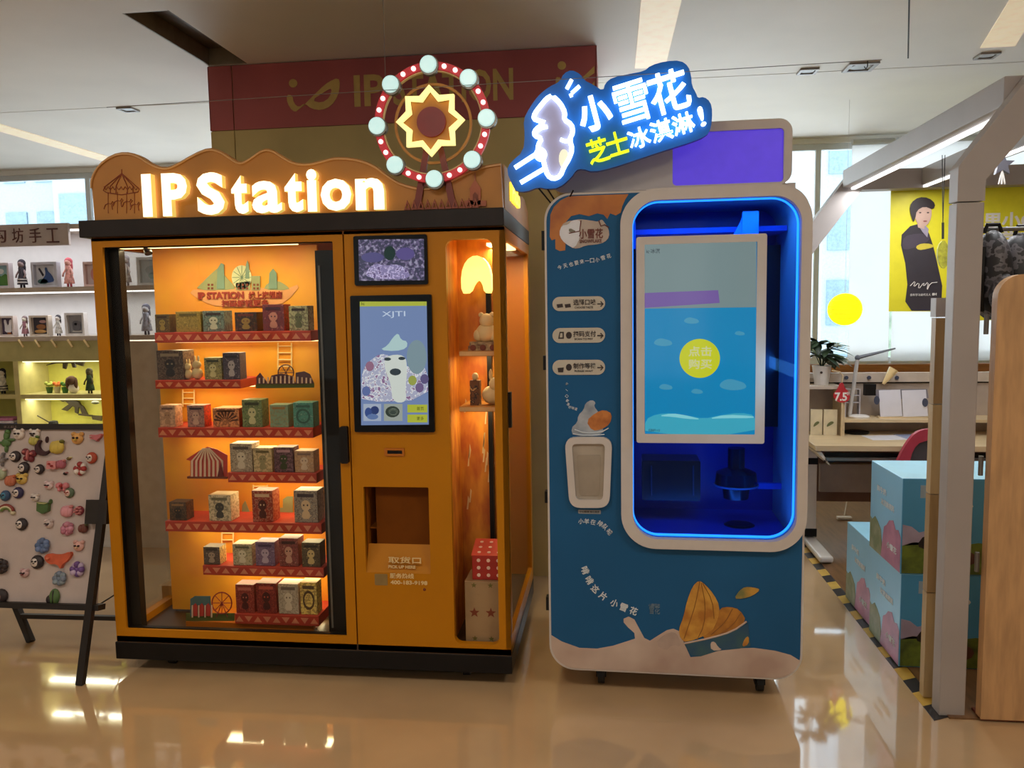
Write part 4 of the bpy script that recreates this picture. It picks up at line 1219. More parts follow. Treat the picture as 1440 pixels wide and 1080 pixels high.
MB().plate(poly(W0, oval(793, 223, 7, 13), NV - .014), NV - .016, NV).build('neon_blob', mat('neon_pearl', (236, 236, 214), .3, emit=(226, 226, 196), es=.8), ns)
pxm = (W0.p(860, 200, NV).x - W0.p(850, 200, NV).x) / 10
for ch, x, y, w_, h_, m in (('小', 836, 158, 47, 48, M_NEON), ('雪', 889, 143, 48, 56, M_NEON), ('花', 941, 128, 54, 56, M_NEON), ('芝', 841, 211, 30, 34, M_NEONY), ('士', 868, 201, 30, 32, M_NEONY), ('冰', 899, 193, 30, 28, M_NEON), ('淇', 930, 183, 30, 29, M_NEON), ('淋', 961, 173, 30, 28, M_NEON), ('!', 987, 163, 7, 27, M_NEON)):
    mb = MB()
    put_text(mb, ch, W0.xz(x, y, NV - .02), w_ * pxm, h_ * pxm, NV - .02, NV - .004, R(14.5), {'小': .035, '雪': .006, '花': .012}.get(ch, .012))
    mb.build('neon_character', m, ns)
for q in ([(757, 264), (775, 286)], [(770, 266), (781, 283)], [(806, 268), (797, 284)]):
    MB().cyl(W0.p(q[0][0], q[0][1], NV + .012), tuple(IC.M @ Vector((ixz(q[1][0], q[1][1], .02)[0], .03, ixz(q[1][0], q[1][1], .02)[1]))), .003, n=6).build('stay_rod', M_BLACK, ns)
# ------------------------------------------------------------------ boxes on the stage shelves
random.seed(11)
GB = 'boxed toys on the red shelves'
def toybox(shelf, x0, x1, y0, c1, c2, c3, label, side=None, dep=None, art='figure', turn=0):
    sx0, sx1, sz0, sz1 = SHELF[shelf]
    yb = P(0.5 * (x0 + x1), 500, SF + .01)
    a, b = P(x0, y0, SF + .015), P(x1, y0, SF + .015)
    h = P(.5 * (x0 + x1), y0, SF + .015).z - sz1
    w_ = b.x - a.x
    d = dep or min(.13, max(.06, w_ * .8))
    y_0 = SF + .012
    t = thing('toy_box', label, 'box', ((a.x + b.x) / 2, y_0 + d / 2, sz1), GB)
    soft = lambda p_, q_, k_: tuple(int(a_ * (1 - k_) + b_ * k_) for a_, b_ in zip(p_, q_))
    key = '_'.join(str(q) for q in c1 + c2)
    body = MB().box(a.x, b.x, y_0, y_0 + d, sz1 + .0005, sz1 + h)
    body.m = [0, 0, 1, 0, 0, 2]
    body.build('carton', [mat('carton_' + key, c1, .5, var=.05), printed('art_' + key, c1, soft(c1, c2, .45), soft(c1, c3, .5), 75), printed('side_%s_%s' % (key, side), side or c1, soft(side or c1, c2, .4), None, 80)], t, bevel=.0015)
    cx = (a.x + b.x) / 2
    z0 = sz1 + h * .12
    M_ = mat('ink_%d_%d_%d' % c2, c2, .5)
    M2 = mat('ink_%d_%d_%d' % (c3 or c1), c3 or c1, .5)
    if art == 'figure':
        mb = MB()
        mb.plate(oval(cx, z0 + h * .42, w_ * .2, h * .17, 14), y_0 - .0012, y_0, m=0)
        mb.plate(smooth([(cx - w_ * .2, z0), (cx - w_ * .13, z0 + h * .27), (cx + w_ * .13, z0 + h * .27), (cx + w_ * .2, z0)], 1), y_0 - .001, y_0, m=0)
        mb.plate(oval(cx - w_ * .08, z0 + h * .43, w_ * .035, h * .03, 8), y_0 - .002, y_0, m=1).plate(oval(cx + w_ * .08, z0 + h * .43, w_ * .035, h * .03, 8), y_0 - .002, y_0, m=1)
        mb.build('printed_figure', [M2, M_], t)
    elif art == 'ray':
        mb = MB()
        for k in range(9):
            t0 = math.pi * (k + .25) / 9; t1 = math.pi * (k + .75) / 9
            e = lambda q, r: (cx + w_ * .46 * r * math.cos(q), sz1 + h * .3 + h * .6 * r * math.sin(q))
            mb.plate([e(t0, .25), e(t0, 1), e(t1, 1), e(t1, .25)], y_0 - .001, y_0)
        mb.build('printed_rays', M_, t)
    elif art == 'ring':
        MB().plate(oval(cx, sz1 + h * .45, w_ * .36, h * .3, 24), y_0 - .001, y_0, [oval(cx, sz1 + h * .45, w_ * .26, h * .22, 24)]).build('printed_ring', M_, t)
    mb = MB().box(a.x + w_ * .15, b.x - w_ * .15, y_0 - .001, y_0, sz1 + h * .8, sz1 + h * .9)
    mb.build('printed_title', M_, t)
    return t
D = (62, 40, 30); OL = (150, 128, 62); TE = (104, 124, 116); MA = (128, 44, 40); BE = (206, 180, 146); PU = (120, 92, 128); CRM = (232, 210, 168); GR = (138, 142, 92); BK = (48, 34, 34); TEAL = (86, 150, 136)
T = toybox
T(0, 218, 238, 442, (92, 76, 44), D, OL, 'dark olive toy box at the left end of the top shelf')
T(0, 247, 282, 438, OL, (96, 84, 40), (186, 160, 80), 'wide olive patterned toy box, second on the top shelf', art='none')
T(0, 285, 315, 437, TE, BK, (190, 190, 170), 'grey green toy box with a dark figure on the top shelf')
T(0, 330, 361, 439, BK, (104, 40, 34), (150, 120, 60), 'black and maroon toy box in the middle of the top shelf')
T(0, 369, 399, 428, (112, 50, 62), (62, 34, 60), (190, 130, 120), 'tall plum toy box with a red side on the top shelf', side=(180, 40, 40))
T(0, 406, 433, 430, (166, 166, 130), BK, (96, 100, 70), 'sage toy box with dark figures at the right end of the top shelf')
T(1, 220, 257, 493, (70, 50, 40), (150, 130, 100), (40, 28, 24), 'large dark brown toy box at the left end of the second shelf')
T(1, 287, 311, 503, (150, 140, 84), (60, 62, 40), (206, 196, 140), 'olive green toy box in the middle of the second shelf')
T(1, 313, 337, 496, (74, 62, 76), (38, 30, 40), (170, 160, 160), 'slate purple toy box at the right end of the second shelf')
T(2, 224, 246, 570, (214, 170, 136), (120, 90, 80), (180, 140, 110), 'pale pink toy box at the left end of the third shelf')
T(2, 263, 287, 570, (176, 132, 120), (70, 50, 60), (210, 170, 150), 'mauve toy box with a red dotted side on the third shelf', side=(206, 60, 40))
T(2, 299, 336, 574, (226, 150, 96), (84, 46, 36), (120, 70, 50), 'low toy box printed with dark sun rays on the third shelf', art='ray', side=(206, 66, 40))
T(2, 340, 368, 562, (120, 136, 92), (54, 62, 44), (200, 196, 150), 'tallest green toy box on the third shelf')
T(2, 379, 405, 569, (128, 156, 130), (160, 120, 70), (86, 120, 110), 'teal and sand toy box with wavy print on the third shelf', art='none')
T(2, 412, 440, 566, TEAL, (60, 100, 92), (150, 180, 160), 'teal toy box with a ring print at the right end of the third shelf', art='ring')
T(3, 323, 354, 624, (176, 160, 136), (90, 78, 64), (220, 206, 180), 'tall grey beige toy box at the left end of the fourth shelf')
T(3, 356, 382, 630, (210, 186, 140), (110, 96, 60), (160, 150, 110), 'cream toy box, second on the fourth shelf')
T(3, 385, 412, 629, (84, 54, 64), (180, 140, 150), (60, 70, 40), 'dark purple toy box with a green top on the fourth shelf')
T(3, 414, 441, 634, (190, 150, 110), (130, 100, 84), (216, 190, 160), 'plain tan toy box at the right end of the fourth shelf')
T(4, 238, 262, 706, (66, 48, 36), (150, 110, 60), (40, 30, 24), 'small dark brown toy box alone at the left of the fifth shelf')
T(4, 293, 324, 696, (214, 196, 160), (120, 110, 80), (70, 66, 60), 'beige patterned toy box on the fifth shelf')
T(4, 354, 383, 690, (150, 52, 36), (226, 190, 150), (80, 26, 20), 'tall red toy box with a pale figure on the fifth shelf')
T(4, 413, 446, 690, (156, 144, 130), (70, 56, 60), (220, 190, 150), 'large grey patterned toy box at the right of the fifth shelf')
T(5, 286, 309, 769, (96, 80, 70), (60, 50, 46), (170, 150, 130), 'dark grey toy box at the left end of the sixth shelf', side=(220, 200, 130))
T(5, 327, 354, 765, (190, 176, 140), (100, 96, 70), (220, 210, 180), 'pale sage toy box, second on the sixth shelf')
T(5, 359, 386, 762, (124, 100, 130), (80, 60, 90), (190, 170, 190), 'violet toy box in the middle of the sixth shelf')
T(5, 392, 419, 757, (140, 70, 66), (70, 34, 34), (200, 150, 130), 'maroon toy box, fourth on the sixth shelf')
T(5, 424, 450, 763, (90, 74, 48), (46, 36, 24), (206, 180, 120), 'dark olive toy box at the right end of the sixth shelf')
T(6, 331, 357, 822, (134, 40, 32), (200, 110, 90), (80, 20, 20), 'dark red toy box with a mushroom figure at the left of the bottom shelf')
T(6, 360, 388, 820, (120, 32, 28), (190, 80, 60), (70, 18, 16), 'larger dark red toy box, second on the bottom shelf')
T(6, 391, 419, 821, (186, 172, 150), (120, 104, 90), (220, 206, 180), 'grey beige toy box with fine print on the bottom shelf')
T(6, 422, 445, 819, (236, 206, 110), (90, 64, 40), (160, 120, 60), 'yellow toy box with a dark ring at the right of the bottom shelf', art='ring')
# white toy rabbits beside the brown box on the second shelf
M_PLUSH = mat('cream_toy', (232, 206, 150), .7)
for x, s_, lb in ((265, 1.0, 'cream rabbit toy standing by the large brown toy box'), (278, 1.15, 'cream round toy beside the olive toy box on the second shelf')):
    sz = SHELF[1][3]
    c = P(x, 530, .14)
    t = thing('toy_figure', lb, 'toy', (c.x, .14, sz))
    r = .02 * s_
    MB().ball((c.x, .14, sz + r * 1.1), (r, r * .9, r * 1.1)).build('body', M_PLUSH, t, sm=2)
    h = MB().ball((c.x, .138, sz + r * 2.7), r * .8).build('head', M_PLUSH, t, sm=2)
    for sg in (-1, 1): MB().ball((c.x + sg * r * .35, .14, sz + r * 3.7), (r * .22, r * .2, r * .7), n=8, k=6).build('ear', M_PLUSH, h, sm=2)
# figures and boxes of the corner showcase
sz1, sz2 = W0.p(646, 494, .06).z, W0.p(646, 572, .06).z
t = thing('train_figure', 'cream bear figure riding a small carved train on the upper corner shelf', 'toy', (-.1, .12, sz1))
MB().box(-.165, -.035, .09, .15, sz1, sz1 + .02).box(-.16, -.06, .095, .145, sz1 + .02, sz1 + .035).build('train', mat('carved_brown', (120, 84, 50), .5, col2=(210, 180, 130), scale=50), t)
for x in (-.145, -.105, -.065): MB().cyl((x, .084, sz1 + .012), (x, .092, sz1 + .012), .012, n=14).build('wheel', M_BROWN, t)
b = MB().ball((-.095, .12, sz1 + .07), (.042, .035, .04)).ball((-.125, .115, sz1 + .06), (.022, .022, .026)).ball((-.065, .115, sz1 + .06), (.022, .022, .026)).build('body', M_PLUSH, t, sm=2)
h = MB().ball((-.092, .115, sz1 + .118), .03).build('head', M_PLUSH, t, sm=2)
for sg in (-1, 1): MB().ball((-.092 + sg * .022, .115, sz1 + .142), .011, n=8, k=6).build('ear', M_PLUSH, h, sm=2)
t = thing('rabbit_figure', 'pale lying rabbit figure on the lower corner shelf', 'toy', (-.085, .13, sz2))
MB().ball((-.07, .13, sz2 + .04), (.05, .04, .04)).ball((-.03, .13, sz2 + .055), (.02, .02, .03)).build('body', M_PLUSH, t, sm=2)
h = MB().ball((-.06, .115, sz2 + .085), .028).build('head', M_PLUSH, t, sm=2)
for sg in (-1, 1): MB().ball((-.06 + sg * .02, .12, sz2 + .122), (.008, .007, .024), n=8, k=6).build('ear', M_PLUSH, h, sm=2)
t = thing('figure_box', 'slim printed box standing beside the lying rabbit figure', 'box', (-.14, .13, sz2))
MB().box(-.165, -.125, .11, .15, sz2, sz2 + .1).build('carton', printed('slim_box', (110, 70, 36), (60, 40, 30), (190, 150, 90), 60), t)
MB().ball((-.145, .125, sz2 + .115), (.014, .014, .016), n=10, k=7).build('topper', M_PLUSH, t, sm=2)
# carnival boxes on the showcase floor
M_DOTRED = mat('dot_red', (176, 44, 34), .45)
M_DOTW = mat('dot_white', (244, 210, 190), .45)
M_STARBOX = mat('star_box', (160, 130, 92), .5)
a, b = P(655, 896, .05), P(703, 896, .05)
zt_ = P(680, 818, .05).z
x1 = min(b.x, -.03)
t = thing('star_box', 'cream box with brown stars at the bottom of the corner showcase', 'box', ((a.x + x1) / 2, .12, .158))
MB().box(a.x, x1, .05, .2, .158, zt_).build('carton', M_STARBOX, t, bevel=.002)
def star5(cx, cz, r): return [(cx + (r if k % 2 == 0 else r * .42) * math.cos(math.pi / 2 + math.pi * k / 5), cz + (r if k % 2 == 0 else r * .42) * math.sin(math.pi / 2 + math.pi * k / 5)) for k in range(10)]
w_ = x1 - a.x
for fx in (.27, .75):
    MB().plate(star5(a.x + w_ * fx, .158 + (zt_ - .158) * .5, .022), .049, .0502).build('star_print', M_BROWN, t)
    for fz in (.08, .94): MB().plate(star5(a.x + w_ * fx, .158 + (zt_ - .158) * fz, .012), .049, .0502).build('star_print', mat('olive_print', (104, 96, 40), .5), t)
zd = P(680, 778, .1).z
ax, bx = P(664, 800, .07).x, -.03
t = thing('dotted_box', 'red box with white dots and sloping lid above the star box', 'box', ((ax + bx) / 2, .13, zt_))
MB().box(ax, bx, .07, .19, zt_ + .0005, zd).build('carton', M_DOTRED, t, bevel=.002)
lid = MB()
lid.add([(ax - .003, .067, zd), (bx + .002, .067, zd), (bx + .002, .19, zd + .035), (ax - .003, .19, zd + .035), (ax - .003, .19, zd), (bx + .002, .19, zd)], [(0, 1, 2, 3), (0, 3, 4), (1, 5, 2), (3, 2, 5, 4), (0, 4, 5, 1)])
lid = lid.build('lid', mat('lid_red', (206, 74, 56), .45), t)
mb = MB()
for i in range(3):
    for j in range(3):
        x, z = ax + (bx - ax) * (.2 + .3 * i), zt_ + (zd - zt_) * (.2 + .3 * j)
        MB().plate(oval(x, z, .0075, n=12), .0692, .0702).build('dot_print', M_DOTW, t)
for i in range(3):
    for j in range(3):
        x = ax + (bx - ax) * (.2 + .3 * i); f = .2 + .3 * j
        MB().cyl((x, .067 + .123 * f, zd + .035 * f - .001), (x, .067 + .123 * f - .0003, zd + .035 * f + .0012), .0075, n=12).build('dot_print', M_DOTW, lid)
# small spotlight clipped under the cabinet top at the left
c = P(207, 350, .06)
t = thing('spot_lamp', 'small black spot lamp hanging inside the glass door corner', 'lamp', (c.x, .06, c.z))
MB().cyl((c.x, .06, 1.815), (c.x, .06, c.z + .01), .004, n=8).build('stem', M_METAL, t)
MB().cyl((c.x - .008, .06, c.z + .015), (c.x + .012, .05, c.z - .02), .012, .016, n=14).build('head', M_BLACK, t)

# plain carton on the cabinet floor at the left of the stage
a, b = P(233, 868, .42), P(257, 868, .42)
t = thing('cardboard_box', 'plain tan cardboard box on the cabinet floor left of the stage', 'box', ((a.x + b.x) / 2, .46, .158))
MB().box(a.x, b.x, .4, .55, .1585, P(240, 824, .4).z).build('carton', mat('plain_carton', (190, 140, 70), .6, var=.06), t, bevel=.002)
MB().box(a.x, b.x, .47, .48, P(240, 824, .4).z - .0005, P(240, 824, .4).z + .0008).build('tape', mat('carton_tape', (206, 170, 110), .4), t)
# ------------------------------------------------------------------ craft shop shelves at the left
SY = 1.7
S = W0.p
M_SHW = mat('shelf_white', (216, 214, 214), .5, var=.02)
M_SHB = mat('shelf_board', (196, 184, 172), .5, var=.04)
M_LIME = mat('lime_back', (204, 200, 96), .5, var=.05)
M_LED = mat('white_led', (255, 255, 255), .5, emit=(250, 252, 255), es=1.8)
M_LEDL = mat('lime_led', (255, 250, 200), .5, emit=(250, 245, 190), es=1.6)
UX0, UX1 = -4.2, -1.86
z1, z2 = S(60, 404, SY).z, S(60, 473, SY).z
zt = S(60, 316, SY).z
zc = S(60, 508, SY).z; zd_ = S(60, 555, SY).z; ze = S(60, 600, SY).z
su = thing('display_shelving', 'white lit craft shop shelving with lime cubby holes below', 'shelf', ((UX0 + UX1) / 2, 1.9, 0))
MB().box(UX0, UX1, 2.0, 2.03, 0, zt).build('back_board', M_SHW, su)
MB().box(UX0, UX1, SY, 2.0, zt - .03, zt).build('top_board', M_SHB, su)
for z in (z1, z2):
    b_ = MB().box(UX0, UX1, SY, 2.0, z - .03, z).build('shelf_board', M_SHB, su)
    MB().box(UX0, UX1, SY + .02, SY + .05, z - .038, z - .031).build('led_strip', M_LED, b_)
MB().box(UX0, UX1, SY + .02, SY + .05, zt - .04, zt - .032).build('led_strip', M_LED, su)
xr = S(150, 540, SY).x
MB().box(xr, UX1, SY + .02, 2.0, 0, z2 - .03).build('cabinet_side', mat('cabinet_beige', (206, 190, 170), .5), su)
MB().box(UX0, xr, SY + .01, SY + .04, zc, z2 - .03).build('fascia', mat('fascia_sage', (186, 178, 120), .5), su)
MB().box(UX0, xr, 1.985, 2.0, .3, zc).build('lime_back', M_LIME, su)
for z in (zd_, ze - .02): MB().box(UX0, xr, SY + .01, 1.985, z - .028, z).build('cubby_floor', mat('cubby_board', (200, 190, 130), .5), su)
MB().box(UX0, xr, SY + .042, 1.985, zc, zc + .02).build('cubby_roof', mat('cubby_board', (200, 190, 130)), su)
dv = S(23, 540, SY).x
MB().box(dv - .018, dv + .018, SY + .005, 1.985, ze - .05, zc).build('divider', mat('cubby_board', (200, 190, 130)), su)
MB().box(UX0, xr, SY + .01, 2.0, 0, ze - .06).build('lower_cabinet', M_SHW, su)
for z in (zc, zd_ - .03):
    MB().box(dv + .03, xr - .02, SY + .03, SY + .05, z - .008, z - .001).build('led_strip', M_LEDL, su)
    area('cubby_lamp', ((dv + xr) / 2, SY + .1, z - .01), xr - dv, .06, 1.5, (1, .97, .74))
for z in (zt - .045, z1 - .042):
    area('craft_shelf_lamp', ((UX0 + UX1) / 2, SY + .06, z), UX1 - UX0 - .1, .05, 5.5, (.93, .96, 1))
# diagonal braces of the bunting rail under the second shelf
for k in range(6):
    a = S(26 + 23 * k, 478, SY - .004); b = S(33 + 23 * k, 488, SY - .004)
    MB().cyl(a, b, .007, n=6).build('bunting_slat', M_CREAM, su)
# the name board
sg = thing('name_board', 'pale board lettered with brown Chinese shop name over the shelves', 'sign', (S(40, 345, SY - .03).x, SY - .03, S(40, 345, SY).z))
a, b = S(-60, 320, SY - .03), S(97, 344, SY - .03)
MB().box(a.x, b.x, SY - .03, SY - .01, S(40, 346, SY - .03).z, S(40, 315, SY - .03).z).build('board', mat('name_board', (188, 176, 172), .5), sg)
for ch, x0, x1 in (('钩', -18, 9), ('坊', 16, 33), ('手', 40, 58), ('工', 64, 83)):
    mb = MB(); tpx(mb, W0, ch, x0, 321, x1, 341, SY - .034, SY - .03); mb.build('character', mat('name_brown', (96, 54, 52), .5), sg)

def picture(x0, x1, y0, yb, frame_c, bg, art, label, v=SY + .08, z=None):
    a, b = S(x0, yb, v), S(x1, yb, v)
    h = S(.5 * (x0 + x1), y0, v).z - S(.5 * (x0 + x1), yb, v).z
    t = thing('framed_picture', label, 'picture', ((a.x + b.x) / 2, v, z), 'framed craft pictures on the shelves')
    w_ = b.x - a.x
    o = rrect(a.x, b.x, z, z + h, .003); i = rrect(a.x + w_ * .1, b.x - w_ * .1, z + h * .1, z + h * .9, .002)
    MB().plate(o, v - .02, v + .02, [i]).build('frame', mat('pic_%d%d%d' % frame_c, frame_c, .5), t)
    MB().plate(i, v + .006, v + .012).build('picture', mat('bg_%d%d%d' % bg, bg, .5), t)
    cx, cz = (a.x + b.x) / 2, z + h / 2
    for nm, shape, c in art:
        MB().plate([(cx + p * w_ * .5, cz + q * h * .5) for p, q in shape], v + .001, v + .006).build(nm, mat('art_%d_%d_%d' % c, c, .5), t)
    return t
hill = [(-.75, -.75), (.75, -.75), (.75, -.1), (.3, .15), (-.2, -.05), (-.75, .2)]
bird = [(-.1, .55), (.05, .6), (.1, .3), (.4, .0), (.6, -.5), (.2, -.6), (-.4, -.65), (-.6, -.6), (-.1, -.1), (-.05, .2)]
bun = [(-.45, -.6), (.45, -.6), (.4, -.05), (.5, .6), (.25, .65), (.1, .1), (-.1, .1), (-.25, .65), (-.5, .6), (-.4, -.05)]
owl = [(-.4, -.6), (.4, -.6), (.45, .1), (.3, .3), (-.3, .3), (-.45, .1)]
picture(-8, 17, 367, 403, (196, 186, 190), (150, 190, 200), [('art_hill', hill, (80, 130, 60)), ('art_cloud', oval(-.2, .35, .35, .2), (230, 236, 240))], 'framed picture of a green hill at the edge of the upper shelf', z=z1)
picture(48, 84, 367, 403, (186, 186, 196), (206, 208, 216), [('art_bird', smooth(bird, 1), (54, 84, 140)), ('art_tail', oval(-.3, -.5, .4, .2), (70, 110, 110)), ('art_branch', [(-.6, .5), (-.5, .55), (-.2, .0), (-.3, -.1)], (40, 40, 60))], 'framed blue peacock picture between two dolls', z=z1)
picture(121, 146, 368, 403, (206, 176, 170), (220, 200, 200), [('art_shape', oval(0, 0, .4, .5), (206, 140, 140))], 'pink framed picture half hidden by the machine corner', z=z1)
picture(196, 234, 363, 403, (206, 206, 206), (196, 204, 210), [('art_cloud', oval(0, .1, .5, .3), (170, 180, 186)), ('art_shape', oval(.1, -.3, .4, .25), (150, 170, 170))], 'pale framed picture seen through the glass door', z=z1)
picture(1, 23, 443, 472, (206, 190, 182), (84, 70, 96), [('art_rabbit', smooth(bun, 1), (236, 234, 240)), ('art_carrot', oval(.1, -.7, .25, .1), (190, 110, 60))], 'framed white rabbit head on a purple ground', z=z2)
picture(45, 72, 443, 472, (200, 186, 170), (62, 60, 74), [('art_blob', oval(0, -.1, .5, .25), (150, 100, 60)), ('art_base', oval(-.1, -.55, .6, .18), (206, 160, 100)), ('art_cap', oval(.2, .4, .35, .15), (190, 150, 150))], 'dark framed picture of a brown animal on the middle shelf', z=z2)
picture(95, 122, 440, 472, (206, 200, 196), (150, 148, 152), [('art_owl', smooth(owl, 1), (100, 100, 108)), ('art_eye', oval(-.1, .0, .14, .12), (236, 236, 236)), ('art_base', oval(0, -.62, .5, .08), (220, 214, 206))], 'grey framed owl picture at the end of the middle shelf', z=z2)
picture(166, 182, 440, 472, (180, 176, 176), (120, 116, 124), [('art_shape', oval(0, 0, .4, .4), (190, 184, 184))], 'small grey framed picture seen through the glass of the machine', z=z2)

def doll(x, y0, yb, hair, dress, skin, label, z, v=SY + .07, stripe=None):
    c = S(x, yb, v)
    h = S(x, y0, v).z - c.z
    t = thing('crochet_doll', label, 'doll', (c.x, v, z), 'crochet dolls on the craft shelves')
    x = c.x
    MB().lathe([(h * .02, 0), (h * .17, 0), (h * .15, h * .15), (h * .09, h * .42), (h * .11, h * .55), (h * .06, h * .64)], (x, v, z + h * .12), 14).build('dress', mat('yarn_%d_%d_%d' % dress, dress, .9, var=.2, scale=60), t, sm=2)
    for s_ in (-1, 1):
        MB().tube([(x + s_ * h * .05, v, z + h * .16), (x + s_ * h * .06, v, z)], h * .035, 8).build('leg', mat('yarn_%d_%d_%d' % hair, hair, .9), t, sm=2)
        MB().tube([(x + s_ * h * .09, v, z + h * .62), (x + s_ * h * .17, v - .01, z + h * .45), (x + s_ * h * .15, v - .02, z + h * .36)], h * .03, 8).build('arm', mat('yarn_%d_%d_%d' % skin, skin, .9), t, sm=2)
    hd = MB().ball((x, v, z + h * .82), (h * .12, h * .11, h * .13)).build('head', mat('yarn_%d_%d_%d' % skin, skin, .9), t, sm=2)
    MB().ball((x, v + h * .02, z + h * .86), (h * .135, h * .11, h * .14)).ball((x + h * .08, v + h * .03, z + h * .7), (h * .06, h * .05, h * .16), n=8, k=6).ball((x - h * .08, v + h * .03, z + h * .7), (h * .06, h * .05, h * .16), n=8, k=6).build('hair', mat('yarn_%d_%d_%d' % hair, hair, .9), t, sm=2)
    if stripe:
        for f in (.2, .3): MB().lathe([(h * .165, 0), (h * .165, h * .04)], (x, v, z + h * (f - .02)), 14).build('stripe', mat('yarn_%d_%d_%d' % stripe, stripe, .9), t)
    return t
doll(32, 361, 402, (40, 34, 44), (70, 66, 76), (150, 130, 130), 'dark haired doll in a striped black and white dress', z1, stripe=(226, 224, 226))
doll(98, 360, 402, (190, 90, 100), (236, 170, 160), (226, 170, 160), 'pink doll in a long salmon dress beside the peacock picture', z1)
doll(178, 358, 402, (150, 140, 144), (190, 180, 176), (190, 176, 170), 'pale grey doll seen through the machine glass on the upper shelf', z1)
doll(36, 443, 472, (110, 90, 90), (170, 120, 130), (206, 196, 180), 'brown and cream doll between two framed pictures', z2)
doll(83, 442, 472, (60, 56, 60), (216, 212, 206), (214, 206, 200), 'white dressed doll with a black hair bow on the middle shelf', z2)
doll(207, 426, 470, (70, 70, 84), (150, 150, 162), (180, 176, 180), 'grey doll seen through the glass on the middle shelf', z2)
doll(5, 516, 552, (34, 30, 32), (220, 214, 190), (206, 196, 170), 'black and cream doll in the cubby beside the divider', zd_, stripe=(50, 44, 46))
doll(127, 515, 551, (70, 64, 40), (60, 84, 60), (90, 84, 60), 'green soldier doll at the end of the upper lime cubby', zd_)
# toy guns hung on the lime back
M_GUN = mat('gun_dark', (66, 56, 40), .5, var=.1)
def rifle(pts_body, extra, label, v=1.93):
    t = thing('toy_rifle', label, 'toy', tuple(S(pts_body[0][0], pts_body[0][1], v)), 'toy rifles hung in the lime cubbies')
    MB().plate(poly(W0, pts_body, v), v, v + .02).build('body', M_GUN, t)
    for nm, q in extra: MB().plate(poly(W0, q, v + .003), v + .003, v + .016).build(nm, M_GUN, t)
    MB().box(S(pts_body[0][0], 0, v).x, S(pts_body[0][0], 0, v).x + .01, v + .02, 1.986, S(pts_body[0][0], pts_body[0][1], v).z - .01, S(pts_body[0][0], pts_body[0][1], v).z).build('peg', M_METAL, t)
rifle([(78, 508), (82, 505), (104, 505), (106, 508), (104, 511), (78, 511)], [('barrel', [(65, 513), (78, 508), (79, 511), (65, 514)]), ('magazine', [(88, 511), (94, 511), (92, 519), (88, 518)]), ('grip', [(100, 511), (104, 510), (106, 517), (102, 517)]), ('stock', [(105, 507), (114, 505), (118, 509), (116, 515), (106, 512)])], 'dark toy rifle hung level on the upper lime cubby wall', v=SY + .06)
rifle([(90, 563), (96, 561), (110, 565), (113, 571), (107, 574), (96, 568)], [('barrel', [(77, 560), (92, 560), (96, 563), (88, 565)]), ('magazine', [(97, 568), (101, 571), (94, 578), (86, 576)]), ('grip', [(105, 572), (110, 573), (109, 582), (105, 580)]), ('stock', [(110, 567), (117, 572), (123, 583), (115, 582)])], 'dark toy rifle hung slanting on the lower lime cubby wall')
rifle([(110, 582), (128, 584), (128, 586), (110, 584)], [('body_block', [(128, 584), (143, 585), (142, 592), (130, 590)])], 'toy rifle lying low at the right end of the lower cubby', v=1.9)
# small things in the cubbies
def flowerpot(x, yb, pot, flower, label, v=SY + .1, z=None):
    c = S(x, yb, v)
    t = thing('flower_pot', label, 'plant', (c.x, v, z), 'yarn flower pots in the lime cubby')
    MB().lathe([(.015, 0), (.022, .04), (.018, .04)], (c.x, v, z), 12).build('pot', mat('pot_%d%d%d' % pot, pot, .6), t)
    for k in range(5):
        a_ = k * 1.256
        MB().ball((c.x + .018 * math.cos(a_), v + .012 * math.sin(a_), z + .055 + .01 * (k % 2)), .012, n=8, k=6).build('flower', mat('flower_%d%d%d' % flower, flower, .8), t, sm=2)
flowerpot(70, 552, (70, 110, 50), (180, 190, 90), 'green pot with pale yellow yarn flowers', z=zd_)
flowerpot(81, 552, (220, 206, 170), (226, 130, 60), 'white pot with orange yarn flowers', z=zd_)
flowerpot(92, 552, (60, 120, 50), (90, 140, 60), 'green pot of leafy yarn flowers beside the brown dog', z=zd_)
c = S(104, 552, SY + .1)
t = thing('toy_dog', 'brown and white toy dog with long ears in the cubby', 'toy', (c.x, SY + .1, zd_))
MB().ball((c.x, SY + .1, zd_ + .03), (.035, .03, .032)).build('body', mat('dog_white', (230, 220, 210), .9), t, sm=2)
h = MB().ball((c.x - .005, SY + .09, zd_ + .085), .03).build('head', mat('dog_brown', (96, 66, 50), .9), t, sm=2)
for sg_ in (-1, 1): MB().ball((c.x - .005 + sg_ * .03, SY + .09, zd_ + .065), (.013, .012, .04), n=8, k=6).build('ear', mat('dog_brown', (96, 66, 50)), h, sm=2)
c = S(75, 594, SY + .1); zz = ze - .02
t = thing('toy_tank', 'small white and black toy tank in the lower cubby', 'toy', (c.x, SY + .1, zz))
MB().box(c.x - .06, c.x + .06, SY + .07, SY + .13, zz, zz + .022).build('track', mat('tank_white', (206, 206, 196), .6), t, bevel=.006)
u_ = MB().lathe([(.03, 0), (.026, .02), (.01, .024)], (c.x, SY + .1, zz + .022), 12).build('turret', mat('tank_black', (40, 40, 40), .6), t)
MB().cyl((c.x - .01, SY + .08, zz + .035), (c.x - .05, SY + .02, zz + .09), .004, n=6).build('barrel', M_GUN, u_)
c = S(134, 566, SY + .1)
t = thing('toy_helicopter', 'tiny toy helicopter hanging at the end of the lower cubby', 'toy', (c.x, SY + .1, c.z))
MB().ball((c.x, SY + .1, c.z), (.03, .012, .012), n=10, k=6).build('body', mat('heli_grey', (90, 90, 70), .5), t, sm=2)
MB().box(c.x - .04, c.x + .04, SY + .098, SY + .102, c.z + .014, c.z + .016).build('rotor', M_GUN, t)
